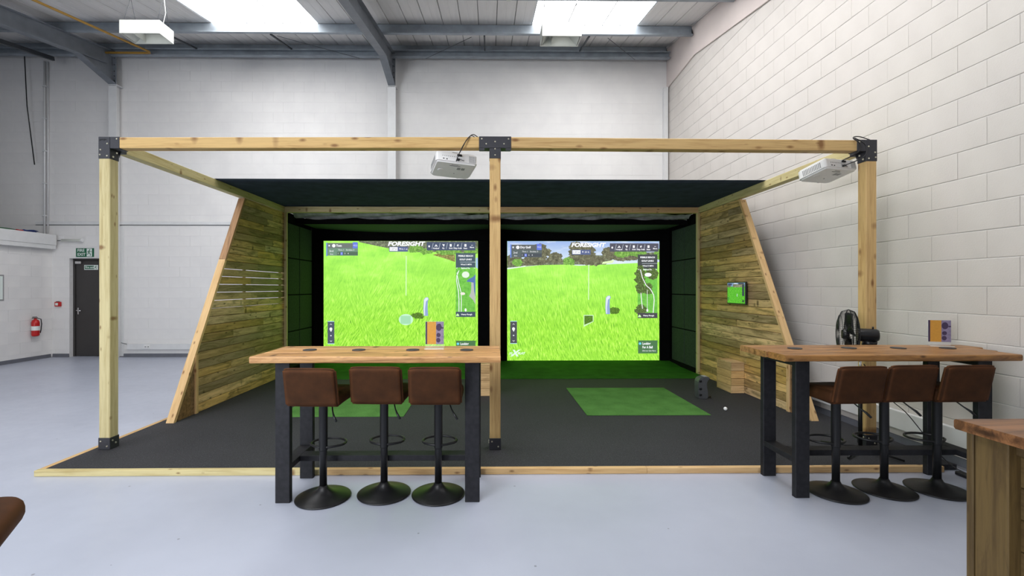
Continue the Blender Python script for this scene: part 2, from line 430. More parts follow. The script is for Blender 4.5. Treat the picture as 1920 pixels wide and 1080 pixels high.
block_wall('wall_right', 'X', XR, -1, YF, YB, deck, 4.004, 1.51, [], M['blockwarm'], .005, .005)
block_wall('wall_left', 'X', XL, 1, 4.0, YB, lambda u: 2.64, .1, 1.51, [], M['block'], .0035, .0035)
struct('wall_left_far', B(XLL-.15, XLL, YF, YB, 0, 6.9), M['whitepaint'])
struct('trim_1', B(XLL, XL-.165, 4.0, YB-.005, 2.55, 2.64), M['darksteel'])       # lid over the room behind the low left wall
# coved grey skirtings
struct('baseboard_back', prism(bmesh.new(), [(YB-.004, .075), (YB-.012, .07), (YB-.016, .012), (YB-.035, 0), (YB, 0)], 'X', -8.20, XR-.02), M['skirt'])
struct('baseboard_back_short', prism(bmesh.new(), [(YB-.004, .075), (YB-.012, .07), (YB-.016, .012), (YB-.035, 0), (YB, 0)], 'X', XL+.02, -9.13), M['skirt'])
struct('baseboard_left', prism(bmesh.new(), [(XL+.004, .075), (XL+.012, .07), (XL+.016, .012), (XL+.035, 0), (XL, 0)], 'Y', 4.0, YB-.04), M['skirt'])
struct('baseboard_right', prism(bmesh.new(), [(XR-.004, .085), (XR-.012, .08), (XR-.016, .012), (XR-.03, 0), (XR, 0)], 'Y', YF, YB-.04), M['skirt'])
# shelf angle on the back wall and the open movement joint under it
struct('trim_2', B(XL-.35, XR-.02, YB-.022, YB-.0015, 2.875, 2.945, bev=.004), M['whitepaint'])
struct('trim_3', B(XL-.35, XR-.02, YB-.006, YB-.0015, 2.862, 2.874), M['darksteel'])
# plastered casing of the end frame on the right wall
pts = [(YB-.005, 5.90), (8.66, 5.95), (YF, 5.95-SL*(8.66-YF)*.98)]
struct('trim_4', prism(bmesh.new(), [(YB-.005, 5.89), (8.66, 5.96), (YF, 3.72), (YF, deck(YF)-.01), (YB-.005, deck(YB)-.01)], 'X', XR-.03, XR-.0075), M['plaster'])
struct('trim_5', B(XR-.12, XR-.03, YB-.10, YB-.005, 0, 5.9, bev=.004), M['whitepaint'])

# roof liner sheets and skylights -------------------------------------------
SW = .3395; SK = (-5.30, .811)
root = structroot('ceiling', (0, 0, 0))
def sheet(y0, y1, name):
    bm = bmesh.new(); g = .009
    for (x0, x1, o, t) in ((g, SW-g, 0, .02),):
        v = [bm.verts.new(p) for p in ((x0, y0, deck(y0)), (x1, y0, deck(y0)), (x1, y1, deck(y1)), (x0, y1, deck(y1)),
             (x0-g*.6, y0, deck(y0)+t), (x1+g*.6, y0, deck(y0)+t), (x1+g*.6, y1, deck(y1)+t), (x0-g*.6, y1, deck(y1)+t))]
        for f in ((3, 2, 1, 0), (0, 1, 5, 4), (1, 2, 6, 5), (2, 3, 7, 6), (3, 0, 4, 7)): bm.faces.new([v[i] for i in f])
    # two shallow stiffening ribs
    for xr in (SW*.5,):
        v = [bm.verts.new(p) for p in ((xr-.008, y0, deck(y0)), (xr, y0, deck(y0)-.003), (xr+.008, y0, deck(y0)), (xr-.008, y1, deck(y1)), (xr, y1, deck(y1)-.003), (xr+.008, y1, deck(y1)))]
        bm.faces.new((v[0], v[3], v[4], v[1])); bm.faces.new((v[1], v[4], v[5], v[2]))
    return mesh_of(name, bm, M['deck'])
s_full, s_back, s_front = sheet(YF, YB, 'liner_sheet'), sheet(8.72, YB, 'liner_sheet'), sheet(YF, 2.4, 'liner_sheet')
x = SK[0]-24*SW
while x < XR-.05:
    insky = any(s-.01 < x < s+6*SW-.01 for s in SK)
    if insky:
        part('liner_sheet', s_back, M['deck'], root, (x, 0, 0)); part('liner_sheet', s_front, M['deck'], root, (x, 0, 0))
    else: part('liner_sheet', s_full, M['deck'], root, (x, 0, 0))
    x += SW
bm = bmesh.new()
lo = [XLL, SK[0], SK[0]+6*SW, SK[1], SK[1]+6*SW, XR+.2]
for a, b, y0, y1 in [(lo[0], lo[1], YF, YB+.1), (lo[2], lo[3], YF, YB+.1), (lo[4], lo[5], YF, YB+.1), (lo[1], lo[2], 8.72, YB+.1), (lo[3], lo[4], 8.72, YB+.1), (lo[1], lo[2], YF, 2.4), (lo[3], lo[4], YF, 2.4)]:
    prism(bm, [(y0, deck(y0)+.022), (y1, deck(y1)+.022), (y1, deck(y1)+.1), (y0, deck(y0)+.1)], 'X', a, b)
part('outer_sheeting', bm, M['darksteel'], root)
for i, s in enumerate(SK):
    w_ = structroot('window_%d' % (i+1), (s, 8.72, deck(8.72)))
    for k in range(3):
        a, b = s+2*SW*k+.008, s+2*SW*(k+1)-.008
        bm = prism(bmesh.new(), [(2.41, deck(2.41)+.02), (8.71, deck(8.71)+.02), (8.71, deck(8.71)+.03), (2.41, deck(2.41)+.03)], 'X', a, b)
        part('pane', bm, M['glow'], w_)
    for k in range(4):
        a = s+2*SW*k
        bm = prism(bmesh.new(), [(2.41, deck(2.41)+.005), (8.71, deck(8.71)+.005), (8.71, deck(8.71)+.045), (2.41, deck(2.41)+.045)], 'X', a-.008, a+.008)
        part('glazing_lap', bm, M['galv'] if k in (0, 3) else M['whitepaint'], w_)

# purlins (Z sections), eaves beam, rafters ---------------------------------
def purlin(y, x0, x1, label, h=.20):
    z1 = deck(y)-.012; z0 = z1-h
    bm = prism(bmesh.new(), [(y, z1), (y+.07, z1+.012), (y+.07, z1-.004), (y+.006, z1-.006), (y+.006, z0+.008), (y+.006, z0+.008),
                            (y-.06, z0+.006), (y-.06, z0+.022), (y-.066, z0+.022), (y-.066, z0), (y, z0)][:4]+[(y+.006, z0+.004), (y-.06, z0+.006), (y-.06, z0+.024), (y-.066, z0+.024), (y-.066, z0), (y, z0)], 'X', x0, x1)
    o = part('roof_purlin', bm, M['galv']); tag(o, label, 'beam'); return o
purlin(8.70, XLL+.01, XR-.05, 'grey steel purlin crossing under the roof along the lower edge of both skylights')
purlin(7.20, XLL+.01, XR-.05, 'grey steel purlin at the very top edge of the photo above the box lights')
purlin(9.86, XLL+.01, XR-.09, 'grey steel purlin highest on the back wall where the roof meets it', .17)
bm = prism(bmesh.new(), [(9.70, 6.43), (9.80, 6.43), (9.80, 6.57), (9.70, 6.57), (9.70, 6.55), (9.78, 6.55), (9.78, 6.45), (9.70, 6.45)], 'X', XLL+.01, XR-.06)
tag(part('eaves_beam', bm, M['galv']), 'pale grey channel beam running along the top of the back wall', 'beam')
def rafter(xc, label):
    t = thing('roof_rafter', label, 'beam', (xc, 9.8, 6.2))
    def zb(y): return deck(y)-.50
    def zt(y): return deck(y)-.215
    hw = .075
    part('web', prism(bmesh.new(), [(YF, zb(YF)), (9.78, zb(9.78)), (9.78, zt(9.78)), (YF, zt(YF))], 'X', xc-.006, xc+.006), M['rafter'], t)
    part('bottom_flange', prism(bmesh.new(), [(YF, zb(YF)), (9.6, zb(9.6)), (9.6, zb(9.6)-.014), (YF, zb(YF)-.014)], 'X', xc-hw, xc+hw), M['rafter'], t)
    part('top_flange', prism(bmesh.new(), [(YF, zt(YF)+.014), (9.78, zt(9.78)+.014), (9.78, zt(9.78)), (YF, zt(YF))], 'X', xc-hw, xc+hw), M['rafter'], t)
    # haunch
    y0 = 8.95; z0 = zb(y0); z1 = 5.86
    part('haunch_web', prism(bmesh.new(), [(y0, z0), (9.80, z1), (9.80, zb(9.8)), (y0+.01, z0)], 'X', xc-.006, xc+.006), M['rafter'], t)
    part('haunch_flange', prism(bmesh.new(), [(y0, z0-.014), (9.80, z1-.02), (9.80, z1), (y0+.02, z0)], 'X', xc-hw, xc+hw), M['rafter'], t)
    part('end_plate', B(xc-hw, xc+hw, 9.80, 9.82, 5.82, zt(9.82), bev=.002), M['rafter'], t)
    for s in (-1, 1):
        for zz in (5.92, 6.02, 6.12, 6.26, 6.40):
            part('bolt', lathe(bmesh.new(), [(.012, -.012), (.012, 0)], 6, (xc+s*.045, 9.80, zz), 'Y'), M['darksteel'], t)
    return t
rafter(-8.04, 'grey haunched steel rafter at the far left above the fire exit side')
rafter(-2.10, 'grey haunched steel rafter coming down behind the middle of the timber frame')
def column(xc, label, wd=.17):
    t = thing('wall_column', label, 'column', (xc, 9.9, 0))
    z1 = 5.83
    part('front_flange', B(xc-wd/2, xc+wd/2, 9.80, 9.815, 0, z1, bev=.002), M['whitepaint'], t)
    part('web', B(xc-.006, xc+.006, 9.8155, 9.984, 0, z1), M['whitepaint'], t)
    part('back_flange', B(xc-wd/2, xc+wd/2, 9.9845, 9.9945, 0, 2.84), M['whitepaint'], t)
    part('cap_plate', B(xc-wd/2-.01, xc+wd/2+.01, 9.79, 9.975, z1, z1+.012), M['whitepaint'], t)
    return t
column(-8.04, 'white painted steel column on the back wall right of the fire exit')
column(-2.10, 'white painted steel column in the middle of the back wall')
# sag bars between purlins
for X in (-6.2, -4.2, -.10, 1.93):
    z0, z1 = deck(8.75)-.18, deck(9.82)-.15
    tag(timber('sag_bar', (X, 8.78, z0), (X, 9.84, z1), .03, .03, M['darksteel'], ch=.002), {-6.2: 'dark sag bar between purlins, leftmost, beside the left box light', -4.2: 'dark sag bar between purlins below the left skylight', -.10: 'dark sag bar between purlins right of the middle rafter', 1.93: 'dark sag bar between purlins below the right skylight'}[X], 'bar')
for a, b, lab in (((-4.1, 8.82, 6.36), (-2.75, 9.66, 6.36), 'thin roof tie wire slanting left of the middle rafter'), ((-.35, 8.82, 6.36), (-1.35, 9.66, 6.36), 'thin roof tie wire slanting right of the middle rafter'), ((2.3, 8.82, 6.36), (3.1, 9.66, 6.36), 'thin roof tie wire slanting near the right wall')):
    tag(part('tie_wire', TB([a, b], .005, 5), M['darksteel']), lab, 'wire')
# pipes
zp = lambda y: deck(y)-.28
tag(part('gas_pipe', TB([(-7.08, 5.2, zp(5.2)), (-7.08, 7.5, zp(7.5)), (-7.08, 9.55, zp(9.55)), (-7.12, 9.62, zp(9.6)), (-7.3, 9.62, zp(9.6)), (-8.1, 9.62, zp(9.6))], .022, 8), M['yellow']), 'yellow gas pipe running under the roof at upper left', 'pipe')
tag(part('sprinkler_pipe', TB([(-8.16, 5.0, deck(5.0)-.19+.02), (-8.16, 9.7, deck(9.7)-.17)], .014, 8), M['redpipe']), 'thin dark red pipe along the top of the left rafter', 'pipe')
t = thing('conduit', 'white vertical conduit on the back wall left of the fire exit', 'pipe', (-9.62, 9.95, 2.65))
part('tube', TB([(-9.62, 9.955, 2.66), (-9.62, 9.955, 6.4)], .018), M['whitepaint'], t)
part('tube', TB([(-9.56, 9.97, 2.66), (-9.56, 9.97, 6.4)], .012), M['whitepaint'], t)
for z in (3.05, 3.75, 4.45, 5.15, 5.85):
    part('clip', B(-9.655, -9.585, 9.93, 9.994, z, z+.03, bev=.004), M['whitepaint'], t)
tag(part('hanging_cable', TB([(-9.93, 9.83, 6.585), (-9.89, 9.85, 5.4), (-9.78, 9.9, 4.15)], .010, 6), M['blackplastic']), 'thin black cable hanging slantwise at the upper left of the back wall', 'cable')
# second rafter brace at far left
tag(timber('roof_brace', (-9.10, 4.5, 5.33), (-9.10, 9.6, 6.28), .06, .08, M['darksteel']), 'dark steel brace under the roof at the far upper left', 'beam')
tag(part('smoke_detector', lathe(bmesh.new(), [(.03, .06), (.05, .04), (.05, 0), (.04, -.015)], 20, (.30, 7.0, deck(7.0)-.275)), M['fixture']), 'small beige detector tip at the top centre of the roof', 'detector')
tag(part('detector_drop', TB([(.30, 7.0, deck(7.0)-.21), (.30, 7.0, deck(7)-.0)], .01), M['fixture']), 'short rod holding the small detector under the roof', 'rod')

# box lights ----------------------------------------------------------------
def box_light(x0, label):
    wd, dp, h = .60, .31, .20; y0, z0 = 6.9, 5.33
    t = thing('box_light', label, 'light', (x0, y0, z0), 0)
    bm = bmesh.new(); th = .012
    box(bm, x0, x0+wd, y0, y0+th, z0, z0+h); box(bm, x0, x0+wd, y0+dp-th, y0+dp, z0, z0+h)
    box(bm, x0, x0+th, y0+th, y0+dp-th, z0, z0+h); box(bm, x0+wd-th, x0+wd, y0+th, y0+dp-th, z0, z0+h)
    box(bm, x0+th, x0+wd-th, y0+th, y0+dp-th, z0+h-.02, z0+h)
    part('housing', bm, M['fixture'], t)
    part('reflector', prism(bmesh.new(), [(x0+.02, z0+.01), (x0+.14, z0+.15), (x0+wd-.14, z0+.15), (x0+wd-.02, z0+.01), (x0+wd-.025, z0+.01), (x0+wd-.145, z0+.145), (x0+.145, z0+.145), (x0+.025, z0+.01)], 'Y', y0+.014, y0+dp-.014), M['fixture'], t)
    part('lamp', B(x0+.20, x0+wd-.12, y0+.09, y0+dp-.09, z0+.115, z0+.14, bev=.008), M['lampglow'], t)
    part('louvre', B(x0+.17, x0+.175, y0+.014, y0+dp-.014, z0+.02, z0+.13), M['fixture'], t)
    for xx in (x0+.05, x0+wd-.05):
        ym = y0+dp/2
        part('wire', TB([(xx, y0+.02, z0+h), (xx, ym, deck(ym)-.28), (xx, y0+dp-.02, z0+h)], .0035, 5), M['darksteel'], t)
        part('wire', TB([(xx, ym, deck(ym)-.28), (xx, ym, deck(ym)-.01)], .0035, 5), M['darksteel'], t)
    part('flex', TB([(x0+wd-.1, y0+.2, z0+h), (x0+wd-.02, y0+.16, z0+h+.2), (x0+wd-.06, y0+.15, deck(y0)-.05)], .006, 6), M['whitepaint'], t)
box_light(-5.56, 'pale metal box light hanging under the roof at upper left')
box_light(.80, 'pale metal box light hanging in front of the right skylight')

# left corner: fascia over the low wall, door, signs -------------------------
t = thing('fascia_box', 'long white boxed fascia along the top of the low left wall', 'fascia', (XL+.08, 7, 2.33))
part('upper_board', B(XL+.004, XL+.15, 4.0, 9.94, 2.42, 2.645, bev=.004), M['whitepaint'], t)
part('lower_board', B(XL+.004, XL+.14, 4.0, 9.94, 2.335, 2.417, bev=.004), M['whitepaint'], t)
for nm, m_, y0, y1, lab in (('green_hose', 'hosegreen', 8.4, 9.15, 'green hose lying on top of the low left wall'), ('red_hose', 'red', 9.19, 9.31, 'red hose lying on top of the low left wall'), ('black_cable_coil', 'blackplastic', 9.30, 9.68, 'dark blue and black cable heap on top of the low left wall')):
    if nm == 'black_cable_coil':
        bm = bmesh.new()
        for q in range(6):
            cx, cy = XL-.045+.006*q, 9.52+.02*(q % 3)
            tube(bm, [(cx+.05*math.cos(a_)*(1), cy+(.10+.008*q)*math.sin(a_), 2.662+.006*q+.008*math.cos(3*a_)) for a_ in [k*2*math.pi/14 for k in range(15)]], .008, 6)
        tag(part(nm, bm, M['blue']), lab, 'cable')
    else:
        bm = bmesh.new()
        for q in range(3):
            tube(bm, [(XL+.03+.024*q, y0+(y1-y0)*k/6, 2.658+.006*(q % 2)+.004*math.sin(k*1.7)) for k in range(7)], .012, 6)
        tag(part(nm, bm, M[m_]), lab, 'hose')
t = thing('tube_light', 'small white tube light on the back wall above the fire exit sign', 'light', (-9.1, 9.93, 2.53))
part('tube', TB([(-9.25, 9.95, 2.53), (-8.86, 9.95, 2.53), (-8.82, 9.95, 2.53)], [.028, .028, .036], 12), M['fixture'], t)
part('end_cap', lathe(bmesh.new(), [(.037, -.02), (.045, 0), (.037, .02)], 14, (-8.81, 9.95, 2.53), 'X'), M['whitepaint'], t)
part('feed', TB([(-9.35, 9.96, 2.525), (-9.25, 9.96, 2.525)], .009), M['darksteel'], t)
# door
d = structroot('door_1', (-8.66, 10.1, 0))
part('leaf', B(-9.085, -8.245, 10.105, 10.145, .01, 2.10, bev=.003), M['door'], d)
part('frame', B(-9.13, -9.09, 10.085, 10.155, 0, 2.145, bev=.003), M['door'], d)
part('frame', B(-8.24, -8.20, 10.085, 10.155, 0, 2.145, bev=.003), M['door'], d)
part('frame', B(-9.09, -8.24, 10.085, 10.155, 2.105, 2.145, bev=.003), M['door'], d)
h = part('handle_plate', B(-9.045, -9.015, 10.095, 10.105, .92, 1.07, bev=.003), M['chrome'], d)
part('lever', TB([(-9.03, 10.095, 1.01), (-9.03, 10.05, 1.01), (-9.01, 10.04, 1.01), (-8.92, 10.04, 1.00)], .011, 8), M['chrome'], h)
part('door_closer', B(-9.06, -8.93, 10.05, 10.105, 2.03, 2.085, bev=.006), M['chrome'], d)
struct('wall_reveal', B(-9.135, -8.195, 10.165, 10.2, 0, 2.15), M['door'])
def running_man(bm, cx, cz, h, y0, y1):
    s = h
    def limb(a, b, w):
        a, b = Vector(a), Vector(b); dd = (b-a).normalized(); nn = Vector((-dd[1], dd[0]))*w/2
        prism(bm, [(cx+s*p[0], cz+s*p[1]) for p in (a-nn, b-nn, b+nn, a+nn)], 'Y', y0, y1)
    n = 10
    prism(bm, [(cx+s*(.06+.075*math.cos(2*math.pi*k/n)), cz+s*(.36+.075*math.sin(2*math.pi*k/n))) for k in range(n)], 'Y', y0, y1)
    for a, b, w_ in (((.0, .27), (-.08, .0), .13), ((-.05, .0), (.12, -.16), .09), ((.12, -.16), (.14, -.42), .08), ((-.08, .02), (-.14, -.18), .09), ((-.14, -.18), (-.36, -.24), .07),
                    ((.0, .24), (-.2, .16), .06), ((-.2, .16), (-.28, .0), .06), ((.02, .24), (.16, .1), .06), ((.16, .1), (.32, .14), .06)):
        limb(a, b, w_)
    return bm
def fire_sign(name, label, x0, x1, z0, z1, y, lines, tsize, frame=False):
    t = thing(name, label, 'sign', ((x0+x1)/2, y, z0))
    part('sign_plate', B(x0, x1, y-.004, y, z0, z1), M['signwhite'] if frame else M['green'], t)
    px = x0+(x1-x0)*(.60 if not frame else .72); pw = (x1-px)*(.74 if not frame else .9); hh = (z1-z0)*.45
    cz = (z0+z1)/2
    if frame: part('green_field', B(x0+.012, px-.004, y-.0052, y-.004, z0+.016, z1-.016), M['green'], t)
    else: part('white_panel', B(px, px+pw, y-.0052, y-.004, cz-hh, cz+hh), M['signwhite'], t)
    part('running_figure', running_man(bmesh.new(), px+pw/2, cz, (z1-z0)*.86, y-.0065, y-.0053), M['green'], t)
    for i, s in enumerate(lines):
        zz = cz+(tsize*0.52*(len(lines)-1) - i*tsize*1.04)
        part('lettering', textmesh(s, tsize, M['signwhite'], bold=.0015), None, t, (x0+(x1-x0)*(.08), y-.0062, zz), (R(90), 0, 0))
fire_sign('fire_exit_sign', 'green FIRE EXIT sign on the wall above the dark door', -8.98, -8.595, 2.175, 2.365, 9.994, ['FIRE', 'EXIT'], .085)
fire_sign('small_fire_exit_sign', 'small white edged green Fire exit sign stuck on the dark door', -8.90, -8.60, 1.90, 2.005, 10.104, ['Fire exit'], .058, True)
t = thing('fire_alarm_call_point', 'small red fire alarm call point on the wall left of the door', 'alarm', (-9.35, 9.99, 1.15))
part('case', B(-9.41, -9.29, 9.95, 9.994, 1.10, 1.20, bev=.006), M['red'], t)
part('glass_panel', B(-9.385, -9.33, 9.947, 9.952, 1.125, 1.175), M['signwhite'], t)
part('cover_hinge', B(-9.375, -9.325, 9.955, 9.985, 1.20, 1.212), M['blackplastic'], t)
# extinguisher
t = thing('fire_extinguisher', 'red fire extinguisher hung on the low left wall', 'extinguisher', (XL+.09, 9.52, .5))
ex, ey = XL+.085, 9.55
part('body', lathe(bmesh.new(), [(.045, .50), (.062, .515), (.066, .53), (.066, .78), (.055, .825), (.022, .85), (.022, .87)], 24, (ex, ey, 0)), M['red'], t)
part('label_band', lathe(bmesh.new(), [(.0665, .62), (.0667, .63), (.0667, .70), (.0665, .71)], 24, (ex, ey, 0)), M['signwhite'], t)
part('handle', B(ex-.012, ex+.012, ey-.07, ey+.04, .872, .888, bev=.004), M['blackplastic'], t)
part('handle', B(ex-.010, ex+.010, ey-.06, ey+.03, .895, .908, bev=.004), M['blackplastic'], t)
part('hose', TB([(ex, ey+.03, .875), (ex+.03, ey+.085, .85), (ex+.04, ey+.09, .75), (ex+.03, ey+.085, .62), (ex+.02, ey+.08, .56)], .009), M['blackplastic'], t)
part('bracket', B(XL, ex-.06, ey-.02, ey+.02, .55, .80), M['chrome'], t)
t = thing('notice_frame', 'pale framed notice on the low left wall at the photo edge', 'frame', (XL+.01, 8.5, 1.3))
part('frame_border', B(XL+.0, XL+.025, 8.35, 9.0, 1.25, 1.76, bev=.004), M['greyplastic'], t)
part('sheet', B(XL+.025, XL+.028, 8.38, 8.97, 1.28, 1.73), M['signwhite'], t)
# trunking
def trunking(name, pts, label, faces):
    t = thing(name, label, 'trunking', pts)
    for nm, args, mm in faces: part(nm, B(*args, bev=.003), M[mm], t)
trunking('cable_trunking', (-6, 9.97, .16), 'low white cable trunking along the foot of the back wall', [('body', (-7.85, -3.7, 9.945, 9.9945, .165, .29), 'whitepaint'), ('socket', (-7.48, -7.34, 9.93, 9.945, .185, .27), 'whiteplastic')])
trunking('cable_trunking', (3.9, 5, .16), 'low white cable trunking along the foot of the right wall', [('body', (XR-.055, XR-.0065, 2.9, 9.8, .16, .33), 'whitepaint')])
for k in range(2): part('socket_hole', B(-7.455+.06*k, -7.425+.06*k, 9.927, 9.931, .215, .24), M['greyplastic'], bpy.data.objects['cable_trunking'])
tag(part('trunking_feed', TB([(-8.0, 9.98, .31), (-7.85, 9.975, .275)], .006), M['darksteel']), 'short grey wire entering the left end of the back wall trunking', 'cable')

# ------------------------------------------------------------------ platform
MZ = .045
t = thing('floor_platform', 'black speckled rubber floor of the golf bays with a timber kerb', 'platform', (0, 3.66, 0))
part('rubber_mat', B(-3.575, 3.85, 3.705, 8.95, .002, MZ), M['rubber'], t)
for a, b in ((-3.62, -1.33), (-1.327, 1.27), (1.273, 3.70)):
    timber('kerb_board', (a, 3.6825, .0235), (b, 3.6825, .0235), .045, .047, M['pine'] if a < -2 else M['pinewarm'], t)
for a, b in ((3.706, 6.3), (6.303, 8.9)):
    timber('kerb_board', (-3.598, a, .0235), (-3.598, b, .0235), .044, .047, M['pinewarm'], t)
def slab(name, label, x0, x1, y0, y1, z0, z1, mat, cat):
    tag(part(name, B(x0, x1, y0, y1, z0, z1, bev=.002), mat), label, cat)
bm = prism(bmesh.new(), [(7.27, MZ+.0005), (7.27, MZ+.009), (8.3, MZ+.012), (8.84, MZ+.045), (8.84, MZ+.0005)], 'X', -3.385, 3.50)
tag(part('turf_strip', bm, M['turf']), 'dark green artificial turf strip below the two screens', 'turf')
slab('hitting_mat', 'square green hitting mat in the left bay behind the bar table', -2.39, -.97, 5.15, 6.57, MZ+.0005, MZ+.007, M['hitmat'], 'mat')
slab('hitting_mat', 'square green hitting mat in the middle of the right bay', 1.11, 2.53, 5.17, 6.59, MZ+.0005, MZ+.007, M['hitmat'], 'mat')

# ------------------------------------------------------------------ pergola frame
pg = thing('pergola', 'large timber frame of posts and beams joined by black brackets', 'pergola', (0, 4.19, MZ))
PZ0, PZ1 = 2.76, 2.86
posts = [(-3.47, 4.19), (.05, 4.14), (3.51, 4.19)]
for x, y in posts: timber('post', (x, y, MZ+.006), (x, y, PZ0-.0), .098, .098, M['pine'] if x < -1 else M['redwood'], pg, up=(0, 1, 0), ch=.005)
for x, y in ((-3.46, 7.66), (3.56, 7.66), (.05, 7.66)):
    timber('post', (x, y, MZ+(.0115 if x == .05 else .006)), (x, y, PZ0-.0), .096, .096, M['pine'], pg, up=(0, 1, 0), ch=.005)
FY = 4.165
timber('front_beam', (-3.42, 4.19, 2.81), (.0, 4.14, 2.81), .096, .098, M['redwood'], pg, ch=.005)
timber('front_beam', (.10, 4.14, 2.81), (3.46, 4.19, 2.81), .096, .098, M['redwood'], pg, ch=.005)
timber('rear_beam', (-3.41, 7.66, 2.81), (.0, 7.66, 2.81), .096, .096, M['pine'], pg, ch=.005)
timber('rear_beam', (.003, 7.66, 2.81), (3.51, 7.66, 2.81), .096, .096, M['pinewarm'], pg, ch=.005)
timber('side_beam', (-3.47, 4.24, 2.81), (-3.46, 7.71, 2.81), .096, .098, M['pine'], pg, ch=.005)
timber('side_beam', (3.51, 4.24, 2.81), (3.56, 7.71, 2.81), .096, .098, M['pine'], pg, ch=.005)
def bolt_y(bm, x, y, z): lathe(bm, [(.0062, -.005), (.0075, 0), (.0070, .001)], 8, (x, y, z), 'Y')
def bolts(br, pts, y):
    for x, z in pts:
        b = bmesh.new(); bolt_y(b, x, y, z); part('bolt', b, M['bolt'], br)
def corner_bracket(x, y, s):
    """s=+1: beam leaves to the right"""
    g = .052; bm = bmesh.new()
    box(bm, x-g, x+g, y-g, y+g, 2.665, 2.863, bev=.003)
    if s > 0: box(bm, x+g, x+g+.085, y-g, y+g, 2.757, 2.863, bev=.003)
    else: box(bm, x-g-.085, x-g, y-g, y+g, 2.757, 2.863, bev=.003)
    box(bm, x-g, x+g, y+g, y+g+.09, 2.757, 2.863, bev=.003)
    # gusset plates
    prism(bm, [(x+s*g, 2.757), (x+s*(g+.003), 2.70), (x+s*(g+.02), 2.757)], 'Y', y+g-.004, y+g)
    br = part('corner_bracket', bm, M['bracket'], pg)
    bolts(br, [(x+s*.115, 2.842), (x+s*.03, 2.80), (x-s*.03, 2.745), (x-s*.035, 2.70), (x+s*.028, 2.69)], y-g)
    for yy, zz in ((y-.02, 2.69), (y+.02, 2.735)):
        b = bmesh.new(); lathe(b, [(.0085, s*.006), (.0095, 0), (.0085, -s*.001)], 8, (x+s*g, yy, zz), 'X'); part('bolt', b, M['bolt'], br)
    return br
cb = corner_bracket(-3.47, 4.19, 1); corner_bracket(3.51, 4.19, -1)
part('embossed_mark', textmesh('pergo', .026, M['blackplastic'], shear=.2), None, cb, (-3.51, 4.19-.053, 2.838), (R(90), 0, 0))
x, y = .05, 4.14; g = .052; bm = bmesh.new()
box(bm, x-g, x+g, y-g, y+g, 2.665, 2.757, bev=.003); box(bm, x-.145, x+.145, y-g-.0, y+g, 2.757, 2.863, bev=.003)
for s in (-1, 1): box(bm, *sorted((x+s*.095, x+s*.145)), y-g, y-g+.004, 2.735, 2.757)
br = part('tee_bracket', bm, M['bracket'], pg)
bolts(br, [(x-.12, 2.84), (x+.12, 2.84), (x-.08, 2.795), (x+.08, 2.795), (x, 2.815), (x, 2.75), (x, 2.695)], y-g)
for x, y in posts:
    s = part('post_shoe', B(x-.053, x+.053, y-.053, y+.053, MZ+.0005, MZ+.105, bev=.003), M['bracket'], pg)
    bolts(s, [(x-.028, MZ+.075), (x+.028, MZ+.03)], y-.053)
    sx = 1 if x < 0 else -1
    for yy, zz in ((y-.025, MZ+.075), (y+.01, MZ+.045)):
        b = bmesh.new(); lathe(b, [(.008, sx*.006), (.009, 0), (.008, -sx*.001)], 8, (x+sx*.053, yy, zz), 'X'); part('bolt', b, M['bolt'], s)

